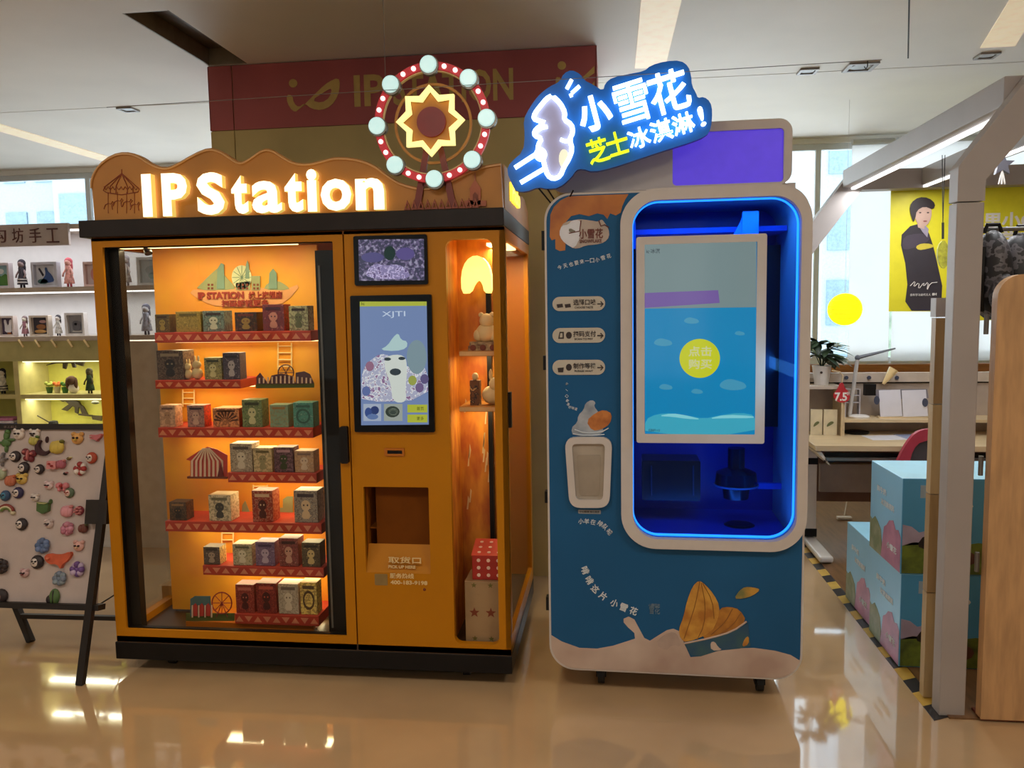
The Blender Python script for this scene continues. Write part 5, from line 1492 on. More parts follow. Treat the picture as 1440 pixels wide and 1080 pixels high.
MB().cyl((c.x, SY + .1, c.z), (c.x, SY + .1, zd_ - .028), .001, n=4).build('thread', M_GUN, t)
c = S(10, 597, SY + .06)
t = thing('knit_cushion', 'folded lilac and white striped knit in the lower left cubby', 'cushion', (c.x, SY + .08, zz))
for k, cc_ in enumerate(((206, 190, 220), (150, 160, 210), (230, 226, 236), (206, 130, 170))):
    MB().box(c.x - .1, c.x + .07, SY + .03, SY + .14, zz + .018 * k, zz + .018 * k + .017).build('fold', mat('knit%d' % k, cc_, .9, var=.1, scale=60), t, bevel=.006)

# ------------------------------------------------------------------ easel with clay magnets
EF = Fr((0, -.13, 0), 0, -R(12))
M_EAS = mat('easel_black', (34, 27, 24), .5, var=.1)
M_BOARD = mat('board_white', (196, 180, 174), .45, var=.03)
ez = thing('display_easel', 'black wooden easel holding a white board of clay magnets', 'easel', (-2.2, 0, 0))
BV = .03
def eb(x0, y0, x1, y1, v0, v1, name, m, par=ez):
    a, b, c, d = EF.p(x0, y0, v0), EF.p(x1, y0, v0), EF.p(x1, y1, v0), EF.p(x0, y1, v0)
    xa = a.x if x0 > 0 else -2.75
    mb = MB().plate([(min(a.x, d.x) if x0 > 0 else -2.75, (c.z + d.z) / 2), ((b.x + c.x) / 2, (c.z + d.z) / 2), ((b.x + c.x) / 2, (a.z + b.z) / 2), (min(a.x, d.x) if x0 > 0 else -2.75, (a.z + b.z) / 2)], v0, v1)
    return mb.xf(EF.M).build(name, m, par)
board = eb(0, 603, 143, 852, BV, BV + .012, 'board', M_BOARD)
eb(0, 596, 146, 604, BV - .012, BV + .02, 'top_rail', M_EAS)
eb(0, 849, 138, 857, BV - .03, BV + .02, 'bottom_rail', M_EAS)
mb = MB(); tpx(mb, EF, '手工黏土', 5, 598.5, 24, 602, BV - .0135, BV - .012); mb.xf(EF.M).build('rail_lettering', mat('rail_ink', (130, 110, 100), .5), ez)
ft = atz(113, 963, .0)
tp = EF.p(152, 660, 0); tpw = EF.M @ tp
def bar(p0, p1, w_, d_, name, par=ez, m=M_EAS):
    p0, p1 = Vector(p0), Vector(p1)
    ax = (p1 - p0).normalized()
    sx = ax.cross(Vector((0, 1, 0))).normalized() * w_ / 2
    sy = ax.cross(sx).normalized() * d_ / 2
    vs = [q + a * sx + b * sy for q in (p0, p1) for a, b in ((-1, -1), (1, -1), (1, 1), (-1, 1))]
    return MB().add(vs, [(0, 1, 2, 3), (7, 6, 5, 4), (0, 4, 5, 1), (1, 5, 6, 2), (2, 6, 7, 3), (3, 7, 4, 0)]).build(name, m, par)
up = (tpw - ft)
bar(ft, ft + up * 1.22, .03, .025, 'front_leg')
bar((-2.9, ft.y, 0), (-2.95, ft.y + .3, 1.4), .03, .025, 'front_leg')
fb = atz(44, 903, 0); fb2 = atz(25, 856, .13)
bar(fb, W0.p(22, 850, .34), .03, .025, 'rear_leg')
bar(W0.p(30, 866, .3), W0.p(165, 869, .3), .02, .02, 'cross_bar')
bar(W0.p(135, 853, .1), W0.p(162, 836, .35), .006, .006, 'stay')
eb(121, 703, 150, 737, -.012, .016, 'clip', mat('clip_black', (40, 32, 26), .5))

MAG = 'clay magnets on the white board'
def mm(c, k='clay'): return mat('clay_%d_%d_%d' % c, c, .55, var=.08, scale=40)
EU = (EF.p(70, 700, BV).x - EF.p(60, 700, BV).x) / 10
def magnet(kind, x, y, r, cols, label):
    """one small clay relief stuck to the board"""
    p = EF.p(x, y, BV)
    r = r * EU
    mb = MB()
    X, Z = p.x, p.z
    v = BV
    B = lambda dx, dz, rx, rz, m=0, d=.5, dv=0.: mb.ball((X + dx * r, v - .006 - dv, Z + dz * r), (rx * r, max(.008, .35 * min(rx, rz) * r) + .004, rz * r), m, 10, 7)
    if kind == 'face':
        B(0, 0, 1, .95); B(-.15, -.05, .62, .62, 1, dv=.006); B(-.35, .1, .12, .13, 2, dv=.014); B(.1, .1, .12, .13, 2, dv=.014); B(-.1, -.15, .1, .08, 2, dv=.015)
    elif kind == 'bear':
        B(0, 0, 1, .85); B(-.65, .7, .35, .35); B(.65, .7, .35, .35); B(-.3, .1, .14, .16, 2, dv=.012); B(.3, .1, .14, .16, 2, dv=.012); B(0, -.2, .25, .18, 1, dv=.012)
    elif kind == 'lizard':
        B(.1, -.2, .55, .45); B(.1, .5, .3, .5); B(.6, .1, .5, .16); B(-.5, -.2, .45, .15); B(.2, -.8, .15, .4); B(.2, .9, .3, .25)
    elif kind == 'butterfly':
        B(-.5, .4, .5, .45); B(.55, .2, .5, .45); B(-.3, -.4, .38, .35); B(.4, -.5, .35, .4); B(0, 0, .15, .7, 1, dv=.006); B(-.5, .4, .2, .18, 1, dv=.01); B(.55, .2, .2, .18, 1, dv=.01)
    elif kind == 'moon':
        pts = [(math.cos(R(120 + 220 * k / 14)), math.sin(R(120 + 220 * k / 14))) for k in range(15)]
        pts += [(.35 + .85 * math.cos(R(330 - 190 * k / 14)), .25 + .75 * math.sin(R(330 - 190 * k / 14))) for k in range(15)]
        mb.plate([(X + a * r, Z + b * r) for a, b in pts], v - .016, v); B(.35, .9, .12, .4)
    elif kind == 'fruit':
        B(0, 0, 1, .9); B(-.5, 0, .5, .8, 0, dv=.004); B(.5, 0, .5, .8, 0, dv=.004); B(.75, .75, .3, .25, 1, dv=.008)
    elif kind == 'dots':
        B(0, 0, 1, .95)
        for a in range(7): B(.62 * math.cos(a * .9), .62 * math.sin(a * .9), .2, .2, 1, dv=.01)
        B(0, 0, .22, .2, 1, dv=.016)
    elif kind == 'cluster':
        for a in range(9):
            q = .62 if a else 0
            B(q * math.cos(a * .785), q * math.sin(a * .785), .42, .4, a % 2 if cols[1] != cols[0] else 0, dv=.004 * (a % 3))
    elif kind == 'cup':
        mb.plate([(X - .9 * r, Z + .7 * r), (X - .85 * r, Z - .5 * r), (X, Z - .9 * r), (X + .8 * r, Z - .5 * r), (X + .8 * r, Z + .6 * r)], v - .02, v)
        mb.plate([(X - .9 * r, Z + .7 * r), (X + .8 * r, Z + .6 * r), (X + .3 * r, Z + .4 * r), (X - .5 * r, Z + .45 * r)], v - .024, v - .02, m=1)
        B(.85, .75, .2, .35)
    elif kind == 'fish':
        pts = smooth([(-1, .1), (-.7, .4), (-.2, .3), (.4, .35), (.9, .55), (1, .3), (.75, -.1), (.4, -.3), (.3, -.7), (.05, -.3), (-.6, -.35)], 2)
        mb.plate([(X + a * r, Z + b * r) for a, b in pts], v - .018, v); B(-.6, .05, .12, .1, 1, dv=.016)
    elif kind == 'rainbow':
        for k, q in enumerate((1, .8, .6)):
            mb.tube([(X + q * r * math.cos(R(10 + 160 * t / 10)), v - .008, Z + q * r * math.sin(R(10 + 160 * t / 10)) * .8) for t in range(11)], .1 * r + .003, 6, k % 3)
        B(.9, -.1, .3, .25, 1)
    elif kind == 'leaf':
        B(0, 0, .75, 1.05); B(-.7, -.35, .4, .55, 1); mb.tube([(X, v - .016, Z - .8 * r), (X, v - .018, Z + .8 * r)], .003, 5, 1)
    elif kind == 'bow':
        B(-.55, 0, .55, .5); B(.55, 0, .55, .5); B(0, 0, .25, .25, 1, dv=.008); B(-.4, -.6, .3, .3); B(.4, -.6, .3, .3)
    elif kind == 'pin':
        B(0, 0, .5, .45); B(.5, .3, .3, .25, 1)
    elif kind == 'box':
        mb.plate(rrect(X - r, X + r, Z - r * .8, Z + r * .8, r * .2), v - .02, v); B(-.3, .2, .2, .2, 1, dv=.016); B(.3, -.2, .25, .2, 1, dv=.016)
    mb.xf(EF.M)
    o = mb.build('clay_magnet', [mm(c) for c in cols], sm=2 if kind not in ('moon', 'cup', 'fish', 'box') else False)
    tag(o, label, 'magnet', MAG)
K, Wt, Gn, Pk, Ye, Or, Re = (46, 34, 36), (226, 214, 206), (86, 120, 66), (216, 140, 140), (206, 180, 80), (206, 110, 70), (160, 48, 44)
for a in (
 ('lizard', 9, 620, 13, (Gn, Wt, K), 'green dragon shaped clay magnet in the top corner of the board'),
 ('bear', 28, 611, 8, (Wt, Wt, K), 'white puppy face magnet beside the green dragon magnet'),
 ('bear', 50, 611, 7.5, (Wt, K, K), 'black and white dog face magnet near the top rail'),
 ('fruit', 50, 620, 7, ((190, 180, 90), Gn, K), 'pale yellow round magnet under the dog face magnet'),
 ('moon', 63, 629, 11, ((64, 30, 36), K, K), 'dark maroon crescent magnet with a stalk'),
 ('fruit', 82, 629, 10, (Ye, (110, 110, 40), K), 'yellow pumpkin magnet with a dark green leaf'),
 ('bear', 110, 617, 8.5, ((216, 160, 90), Ye, K), 'orange and yellow bear face magnet'),
 ('fish', 137, 615, 9, ((200, 110, 116), Wt, K), 'pink bird shaped magnet at the top right of the board'),
 ('face', 23, 642, 8, (K, Wt, K), 'black penguin magnet with a white face, upper of three'),
 ('butterfly', 42, 640, 10.5, ((120, 40, 50), (200, 120, 120), K), 'dark red butterfly magnet'),
 ('face', 35, 658, 8.5, (K, Wt, K), 'black penguin magnet below the butterfly magnet'),
 ('face', 57, 660, 7, (K, Wt, K), 'small black penguin magnet tilted to the left'),
 ('lizard', 4, 646, 8, ((130, 124, 124), Wt, K), 'grey cat magnet at the board edge'),
 ('fruit', 3, 667, 8, ((176, 184, 150), Wt, K), 'pale green round magnet at the board edge'),
 ('box', 76, 654, 6.5, (Pk, Re, K), 'pink patterned square magnet'),
 ('fruit', 88, 653, 6.5, ((176, 96, 110), Pk, K), 'rose pink round magnet beside the square one'),
 ('pin', 98, 645, 5, ((120, 100, 60), (226, 214, 160), K), 'tiny brown and cream mushroom magnet'),
 ('cluster', 115, 659, 9, (Re, Wt, K), 'red and white flower cluster magnet'),
 ('face', 130, 644, 8, ((176, 70, 44), Wt, K), 'orange red owl magnet at the right edge'),
 ('fruit', 17, 676, 8, ((190, 110, 80), Or, K), 'terracotta round magnet touching the yellow chick'),
 ('bear', 32, 674, 8, ((214, 178, 90), Ye, K), 'yellow chick magnet beside the terracotta one'),
 ('pin', 93, 666, 4.5, (K, (176, 110, 110), K), 'thin dark worm shaped magnet'),
 ('bear', 70, 683, 6, ((230, 206, 206), Pk, K), 'pale pink lamb face magnet'),
 ('bow', 89, 683, 8.5, ((214, 130, 136), Re, K), 'pink bow magnet above a green hooded one'),
 ('face', 99, 693, 7, ((92, 110, 84), (226, 190, 180), Re), 'green hooded doll face magnet'),
 ('face', 9, 697, 7.5, ((50, 76, 110), (70, 130, 160), K), 'dark blue round whale magnet'),
 ('face', 27, 693, 8, ((50, 42, 80), Wt, K), 'navy cat magnet with a white muzzle'),
 ('bear', 51, 700, 5.5, (Wt, Wt, K), 'small white panda face magnet'),
 ('cup', 64, 713, 9.5, ((76, 104, 56), (176, 176, 120), K), 'green cactus cup magnet in the middle of the board'),
 ('rainbow', 10, 720, 11, ((140, 60, 50), (220, 206, 170), (110, 130, 70)), 'rainbow arch magnet at the board edge'),
 ('fruit', 96, 719, 8.5, ((216, 150, 160), Pk, K), 'pink pig magnet left of the black clip'),
 ('dots', 113, 718, 6.5, ((140, 50, 64), Pk, K), 'dark red berry magnet against the black clip'),
 ('face', 32, 737, 8.5, (K, Wt, K), 'black haired doll face magnet low on the left'),
 ('bear', 70, 737, 6, ((214, 196, 190), (120, 90, 96), K), 'small beige mouse magnet'),
 ('cluster', 97, 743, 9, ((206, 140, 160), (176, 110, 130), K), 'pink blossom magnet under the pig'),
 ('fruit', 119, 743, 6.5, ((110, 60, 50), (96, 96, 60), K), 'dark brown nut magnet under the clip'),
 ('cluster', 62, 767, 10, ((92, 112, 150), (110, 130, 170), K), 'blue hydrangea magnet above the orange fish magnet'),
 ('bear', 112, 768, 7.5, ((220, 170, 160), (226, 190, 150), K), 'peach hamster magnet at the right'),
 ('fish', 84, 786, 19, ((210, 96, 62), (230, 130, 100), K), 'long orange fish magnet across the lower board'),
 ('face', 54, 790, 9.5, (K, Wt, K), 'black haired face magnet with a top knot beside the orange fish'),
 ('cluster', 111, 800, 10, ((110, 76, 140), (190, 170, 200), K), 'purple shell flower magnet'),
 ('cluster', 4, 796, 10, (K, (60, 46, 46), K), 'black shaggy magnet at the lower edge'),
 ('bear', 36, 806, 6, ((206, 170, 170), (130, 60, 60), K), 'small pale pink and red magnet low on the board'),
 ('cluster', 86, 813, 9.5, ((120, 132, 150), (136, 150, 160), K), 'grey blue ball magnet'),
 ('leaf', 78, 839, 10, ((86, 116, 64), K, K), 'green leaf magnet with a dark stem at the bottom rail'),
 ('face', 3, 838, 10, (K, (150, 120, 110), K), 'black cat magnet in the bottom corner of the board'),
): magnet(*a)
# ------------------------------------------------------------------ kiosk at the right
M_KW = mat('kiosk_white', (168, 160, 156), .5, var=.03, scale=4)
M_KWOOD = mat('kiosk_wood', (206, 162, 114), .5, var=.1, scale=5, stretch=(7, 7, 1))
M_KWOOD2 = mat('kiosk_wood_pale', (190, 164, 120), .5, var=.08, scale=5, stretch=(7, 7, 1))
kf = thing('house_frame', 'white house shaped kiosk frame with light strips under its rails', 'frame', (2.6, 1, 0))
def gable(y0, y1, L, pw, zo, zi):
    Rr = 4.6
    zj = zi - .07
    mid = (L + Rr) / 2
    MB().box(L, L + pw, y0, y1, 0, zj - .004).build('post', M_KW, kf, bevel=.004)
    MB().box(Rr - pw, Rr, y0, y1, 0, zj - .004).build('post', M_KW, kf, bevel=.004)
    o = [(L, zj), (L, zo), (1.83, 2.30), (mid, 2.30), (mid, 2.185), (1.885, 2.185), (L + pw, zi), (L + pw, zj)]
    MB().plate(o, y0, y1).build('gable_beam', M_KW, kf, bevel=.004)
    MB().plate([(2 * mid - x, z) for x, z in o], y0, y1).build('gable_beam', M_KW, kf, bevel=.004)
gable(-.08, -.01, 1.592, .09, 1.978, 1.93)
gable(1.98, 2.08, 1.455, .1, 1.80, 1.74)
for x0, x1 in ((1.775, 1.86), (4.3, 4.4)):
    r_ = MB().box(x0, x1, .02, 1.98, 2.2, 2.3).build('rail', M_KW, kf, bevel=.004)
    MB().box(x0 + .05, x0 + .075, .02, 1.98, 2.188, 2.199).build('led_strip', M_LED, r_)
r_ = MB().box(2.22, 2.3, .02, 1.98, 2.2, 2.3).build('rail', M_KW, kf, bevel=.004)
MB().box(2.23, 2.25, .02, 1.98, 2.188, 2.199).build('led_strip', M_LED, r_)
area('kiosk_lamp', (1.84, 1.0, 2.18), .04, 1.9, 11, (.95, .97, 1))
area('kiosk_lamp', (2.24, 1.0, 2.18), .04, 1.9, 11, (.95, .97, 1))
# front wooden panel with a rounded corner, side board behind the post
pn = [(1.72, .012), (3.9, .012), (3.9, 1.605)] + [(1.80 + .08 * math.cos(R(90 + 90 * k / 8)), 1.525 + .08 * math.sin(R(90 + 90 * k / 8))) for k in range(9)]
wp = thing('wood_partition', 'tall honey wood partition panel with a rounded top corner', 'partition', (2.8, -.09, 0))
MB().plate(pn, -.115, -.075).build('panel', M_KWOOD, wp, bevel=.004)
MB().box(1.725, 3.9, -.11, -.03, .006, .014).build('plinth', M_BROWN, wp)
for z in (.55, .9, 1.4): MB().cyl((1.70, -.085, z), (1.70, -.085, z + .07), .008, n=10).build('hinge', M_METAL, wp)
sbd = thing('side_board', 'narrow pale wood side board standing behind the white post', 'board', (1.6, .08, 0))
zs = [.006, .42, .8, 1.14, 1.46]
for k in range(4): MB().box(1.585, 1.66, .05, .09, zs[k], zs[k + 1] - .004).build('plank', M_KWOOD2 if k % 2 == 0 else mat('kiosk_wood_mid', (170, 140, 96), .5, var=.08, scale=5, stretch=(7, 7, 1)), sbd)
MB().box(1.582, 1.66, .045, .095, 1.46, 1.53).build('cap', M_KW, sbd)

# hazard tape along the kiosk floor edge
ht = thing('floor_tape', 'black and yellow hazard tape along the kiosk floor edge', 'tape', (1.59, 1, 0))
M_TY = mat('tape_yellow', (206, 166, 70), .5, var=.06); M_TB = mat('tape_black', (40, 34, 32), .5)
for k in range(24):
    y = -.12 + k * .105
    x = 1.59 + .012 * k / 24
    o = MB().add([(x - .03, y, .0005), (x + .03, y + .03, .0005), (x + .03, y + .135, .0005), (x - .03, y + .105, .0005), (x - .03, y, .002), (x + .03, y + .03, .002), (x + .03, y + .135, .002), (x - .03, y + .105, .002)], [(3, 2, 1, 0), (4, 5, 6, 7), (0, 1, 5, 4), (1, 2, 6, 5), (2, 3, 7, 6), (3, 0, 4, 7)]).build('stripe', M_TB if k % 2 == 0 else M_TY, ht)

# blue milk cartons
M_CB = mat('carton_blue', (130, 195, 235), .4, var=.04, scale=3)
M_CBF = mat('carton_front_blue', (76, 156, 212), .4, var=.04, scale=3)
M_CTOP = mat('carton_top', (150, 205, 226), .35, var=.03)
M_CPINK = mat('carton_pink', (186, 120, 156), .45, col2=(150, 90, 126), scale=9)
M_CGRN = mat('carton_green', (110, 124, 86), .5, col2=(150, 150, 120), scale=14)
M_CMEAD = mat('carton_meadow', (112, 132, 52), .5, col2=(70, 84, 40), scale=16)
M_COW = mat('cow_black', (36, 30, 32), .5)
def milk_carton(x0, x1, y0, y1, z0, z1, label):
    t = thing('milk_carton', label, 'carton', ((x0 + x1) / 2, (y0 + y1) / 2, z0), 'blue cartons stacked in the kiosk')
    b = MB().box(x0, x1, y0, y1, z0, z1)
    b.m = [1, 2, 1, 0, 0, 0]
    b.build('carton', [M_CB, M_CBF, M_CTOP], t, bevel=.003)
    h = z1 - z0; d = y1 - y0
    # left side print, set out in (y, z)
    def side(name, pts, m, e=.0012):
        mb = MB().plate([(-(y0 + a * d), z0 + c * h) for a, c in pts], 0, e)
        mb.xf(Matrix.Translation((x0 - e, 0, 0)) @ Matrix.Rotation(R(-90), 4, 'Z'))
        return mb.build(name, m, t)
    side('pink_cloud', [(.01, .01), (.01, .38), (.08, .44), (.16, .42), (.24, .5), (.36, .47), (.44, .4), (.52, .36), (.56, .2), (.6, .01)], M_CPINK)
    side('meadow', [(.6, .01), (.58, .16), (.62, .3), (.72, .36), (.82, .4), (.92, .34), (.99, .36), (.99, .01)], M_CGRN)
    for k, (s_, a, c) in enumerate((('鲜牛奶', .62, .74), ('冰淇淋原料', .42, .62), ('小雪花', .26, .2))):
        mb = MB()
        put_text(mb, s_, (-(y0 + a * d), z0 + c * h), d * (.3 if k != 1 else .42), h * .07, 0, .0012, R(0), .02)
        mb.xf(Matrix.Translation((x0 - .0026, 0, 0)) @ Matrix.Rotation(R(-90), 4, 'Z'))
        mb.build('side_lettering', M_INK, t)
    # front print
    w_ = x1 - x0
    def frn(name, pts, m, e=.0012):
        return MB().plate([(x0 + a * w_, z0 + c * h) for a, c in pts], y0 - e, y0).build(name, m, t)
    frn('meadow_print', [(.01, .01), (.01, .3), (.1, .34), (.2, .33), (.4, .3), (.6, .34), (.99, .3), (.99, .01)], M_CMEAD)
    frn('cloud_print', [(.01, .3), (.01, .52), (.08, .5), (.14, .44), (.2, .46), (.28, .4), (.4, .34), (.2, .32)], mat('carton_lilac', (170, 160, 190), .5))
    frn('cow_patch', smooth([(.12, .3), (.18, .42), (.3, .4), (.4, .44), (.42, .36), (.3, .32), (.2, .26)], 1), M_COW, .002)
    frn('cow_face', smooth([(.24, .1), (.22, .26), (.3, .34), (.36, .24), (.34, .1)], 1), mat('cow_white', (196, 180, 166), .5), .002)
    frn('cow_patch', smooth([(.42, .1), (.4, .22), (.5, .28), (.6, .2), (.56, .1)], 1), mat('cow_brown', (96, 60, 50), .5), .002)
    frn('blank_code_patch', [(.14, .8), (.14, .93), (.28, .93), (.28, .8)], mat('patch_grey', (150, 170, 190), .5), .002)
    frn('emblem', [(.5 + .05 * math.cos(k * .7), .72 + .035 * math.sin(k * .7)) for k in range(9)], M_INK, .002)
    return t
milk_carton(1.583, 2.08, .31, .69, .007, .402, 'lower blue milk carton of the near stack behind the white post')
milk_carton(1.578, 2.075, .31, .70, .403, .803, 'upper blue milk carton of the near stack, with pale top')
milk_carton(1.60, 2.08, .735, 1.12, .007, .405, 'single blue milk carton on the floor behind the stack of two')

# ------------------------------------------------------------------ study desk and what stands on it
M_DESKW = mat('desk_wood', (214, 190, 150), .4, var=.06, scale=5, stretch=(1, 8, 8))
M_DESKG = mat('desk_grey', (176, 160, 146), .5, var=.04)
dl = atz(1147, 627, .70)
dx, dy = dl.x, dl.y
db = dy + .62
dk = thing('study_desk', 'pale wood study desk with grey hutch and white legs', 'desk', (dx + .7, dy + .3, 0))
MB().plate([(dx, .67), (dx + 1.5, .67), (dx + 1.5, .70), (dx, .70)], dy, db).build('desk_top', M_DESKW, dk, bevel=.004)
MB().box(dx + .06, dx + 1.4, dy + .03, dy + .05, .60, .655).build('front_rail', M_BLACK, dk)
MB().box(dx + .06, dx + 1.4, dy + .005, dy + .03, .612, .63).build('rail_bar', M_METAL, dk)
MB().add([(dx + .01, dy + .02, .66), (dx + .04, dy + .02, .66), (dx + .09, dy + .02, .58), (dx + .09, dy + .4, .58), (dx + .04, dy + .4, .66), (dx + .01, dy + .4, .66)], [(0, 2, 1), (0, 1, 4, 5), (1, 2, 3, 4), (0, 5, 3, 2), (5, 4, 3)]).build('bracket', M_WHITE, dk)
for x in (dx + .07, dx + 1.38):
    l_ = MB().box(x - .035, x + .035, db - .25, db - .16, .06, .66).build('leg', M_WHITE, dk, bevel=.006)
    MB().box(x - .038, x + .038, db - .256, db - .155, .52, .56).build('collar', M_BLACK, l_)
    MB().box(x - .038, x + .038, db - .256, db - .155, .06, .11).build('collar', M_BLACK, l_)
    MB().box(x - .04, x + .04, dy - .02, db, .012, .05).build('foot', M_WHITE, dk, bevel=.012)
MB().box(dx + .1, dx + 1.36, db - .1, db - .08, .25, .6).build('modesty_panel', mat('panel_brown', (118, 82, 62), .5), dk)
MB().box(dx + .15, dx + 1.3, db - .14, db - .11, .32, .5).build('tray', M_DESKG, dk)
# hutch
hy = db - .05
HZ = lambda y: W0.p(1200, y, hy).z
ht_ = HZ(524)
MB().box(dx, dx + 1.5, hy, hy + .02, .70, ht_).build('hutch_back', M_DESKG, dk)
MB().box(dx, dx + 1.5, hy - .02, hy, HZ(537), ht_).build('hutch_rail', mat('hutch_pale', (200, 184, 168), .5), dk)
MB().box(dx + .1, dx + 1.5, hy - .004, hy, HZ(539), HZ(537)).build('hutch_groove', M_BLACK, dk)
zs_ = W0.p(1260, 587, hy - .1).z
zp = W0.p(1155, 541, hy - .1).z
ux = W0.p(1182, 560, hy - .1).x
MB().box(ux, dx + 1.5, hy - .2, hy, zs_ - .018, zs_).build('hutch_shelf', M_DESKW, dk)
MB().box(dx - .05, ux, hy - .2, hy, zp - .018, zp).build('hutch_shelf', mat('hutch_pale', (200, 184, 168)), dk)
MB().box(ux - .02, ux, hy - .2, hy, .70, zp).build('hutch_upright', M_DESKW, dk)
for x in (1190, 1222, 1261):
    c = W0.p(x, 531, hy - .022); MB().cyl((c.x, hy - .03, c.z), (c.x, hy - .02, c.z), .012, n=12).build('peg', mat('peg_blue', (70, 76, 96), .4), dk)

Y1 = hy - .1
Q = lambda x, y, v=Y1: W0.p(x, y, v)
# plant
pc = Q(1155, 541)
pt = thing('potted_plant', 'leafy green plant in a white tapered pot on the hutch', 'plant', (pc.x, Y1, zp))
pr_ = (Q(1168, 515).x - Q(1141, 515).x) / 2; ph = Q(1155, 514).z - zp
pot = MB().lathe([(pr_ * .7, 0), (pr_ * .72, .004), (pr_ * 1.0, ph), (pr_ * .9, ph), (pr_ * .88, ph - .02), (.01, ph - .02)], (pc.x, Y1, zp), 24).build('pot', M_WHITE, pt, sm=True)
MB().plate(oval(Q(1152, 523).x, Q(1152, 523).z, .008, n=8), Y1 - pr_ * .93, Y1 - pr_ * .84).build('pot_mark', M_DKINK, pot)
random.seed(5)
M_LEAF = mat('leaf_green', (62, 84, 56), .45, var=.25, scale=12)
M_LEAF2 = mat('leaf_dark', (42, 60, 42), .45, var=.2, scale=12)
def leaf(base, dirv, L, w_, m, par):
    d = Vector(dirv).normalized()
    s_ = d.cross(Vector((0, 0, 1))).normalized()
    n = s_.cross(d)
    vs, fs = [], []
    for k in range(6):
        t = k / 5
        c = Vector(base) + d * L * t - Vector((0, 0, 1)) * L * .35 * t * t
        ww = w_ * math.sin(math.pi * min(.98, t * .9 + .08))
        vs += [c - s_ * ww, c + n * ww * .25, c + s_ * ww]
    for k in range(5):
        a = 3 * k
        fs += [(a, a + 1, a + 4, a + 3), (a + 1, a + 2, a + 5, a + 4)]
    return MB().add(vs, fs).build('leaf', m, par, sm=2)
for s_ in range(10):
    a = s_ * .75 + .3
    top_ = Vector((pc.x + .04 * math.cos(a), Y1 + .03 * math.sin(a), zp + ph + random.uniform(.02, .15)))
    MB().tube([(pc.x, Y1, zp + ph - .02), top_], .003, 5).build('stem', M_LEAF2, pt)
    for k in range(6):
        b = a + random.uniform(-1.4, 1.4)
        leaf(top_, (math.cos(b) + .15, math.sin(b) * .8, random.uniform(-.2, .75)), random.uniform(.1, .16), random.uniform(.02, .032), M_LEAF if k % 2 else M_LEAF2, pt)
# round yellow paper lantern before the window
c = W0.p(1188, 435, 2.8); r_ = W0.p(1212, 435, 2.8).x - c.x
m = bpy.data.materials.new('yellow_paper'); m.use_nodes = True
nt = m.node_tree; bs = nt.nodes['Principled BSDF']
bs.inputs['Base Color'].default_value = (*lin((244, 234, 20)), 1); bs.inputs['Roughness'].default_value = .6
trn = nt.nodes.new('ShaderNodeBsdfTranslucent'); trn.inputs[0].default_value = (*lin((250, 242, 30)), 1)
mxs = nt.nodes.new('ShaderNodeMixShader'); mxs.inputs[0].default_value = .75
nt.links.new(bs.outputs[0], mxs.inputs[1]); nt.links.new(trn.outputs[0], mxs.inputs[2]); nt.links.new(mxs.outputs[0], nt.nodes['Material Output'].inputs[0])
MATS['yellow_paper'] = m
ln = thing('paper_lantern', 'round yellow paper lantern hanging before the bright window', 'lantern', (c.x, 2.8, c.z - r_))
MB().ball(tuple(c), (r_, r_, r_ * .98), n=28, k=18).build('shade', m, ln, sm=2)
for k in range(-3, 4):
    zr = c.z + k * r_ * .26
    rr = math.sqrt(max(0, 1 - (k * .265) ** 2)) * r_
    MB().tube([(c.x + rr * math.cos(t * .262), 2.8 + rr * math.sin(t * .262), zr) for t in range(24)], .0015, 4, closed=True).build('rib', mat('rib_yellow', (206, 196, 40), .6), ln)
MB().cyl((c.x, 2.8, c.z + r_), (c.x, 2.8, CZ), .001, n=4).build('cord', M_WHITE, ln)
lb_ = bpy.data.lights.new('lantern_fill', 'POINT'); lb_.energy = .8; lb_.shadow_soft_size = .03; lb_.color = (1, .97, .85)  # point light added inside the shade to brighten the backlit paper
lo_ = bpy.data.objects.new('lantern_fill', lb_); COL.objects.link(lo_); lo_.location = c
# desk lamp
t = thing('desk_lamp', 'white folding desk lamp with a thin arm and flat head', 'lamp', tuple(Q(1207, 583)))
bl = Q(1207, 584)
MB().lathe([(.06, 0), (.062, .01), (.05, .018), (.01, .02)], (bl.x, Y1 - .02, zs_), 24).build('base', M_WHITE, t, sm=True)
aj, ak, al_ = Q(1195, 578), Q(1206, 503), Q(1259, 490)
MB().tube([(aj.x, Y1, zs_ + .015), tuple(ak)], .012, 8).build('arm', mat('lamp_grey', (190, 186, 182), .4), t)
MB().ball(tuple(ak), .018, n=10, k=7).build('joint', mat('lamp_joint', (96, 100, 110), .4), t)
MB().tube([tuple(ak), tuple(al_)], [.012, .005], 8).build('head', mat('lamp_joint', (96, 100, 110)), t)
# red discount tag on its stick
t = thing('price_tag', 'red round discount tag reading 7.5 on a thin stick', 'tag', tuple(Q(1184, 600, Y1 - .1)))
vv = Y1 - .12
MB().plate(poly(W0, smooth([(1170, 556), (1178, 547), (1181, 538), (1186, 538), (1188, 546), (1194, 551), (1196, 560), (1190, 566), (1178, 566)], 1), vv), vv, vv + .004).build('disc', mat('tag_red', (190, 40, 50), .45), t)
mb = MB(); tpx(mb, W0, '7.5', 1174, 552, 1191, 564, vv - .002, vv, .03); tpx(mb, W0, '折', 1191, 551, 1195, 556, vv - .002, vv); mb.build('tag_lettering', M_WHITE, t)
MB().tube([W0.p(1184, 538, vv), W0.p(1185, 528, vv), W0.p(1181, 523, vv), W0.p(1170, 521, vv)], .004, 6).build('hook', M_DESKW, t)
MB().cyl(W0.p(1184, 566, vv + .006), (W0.p(1184, 566, vv).x, vv + .006, .70), .005, n=6).build('stick', M_DESKW, t)
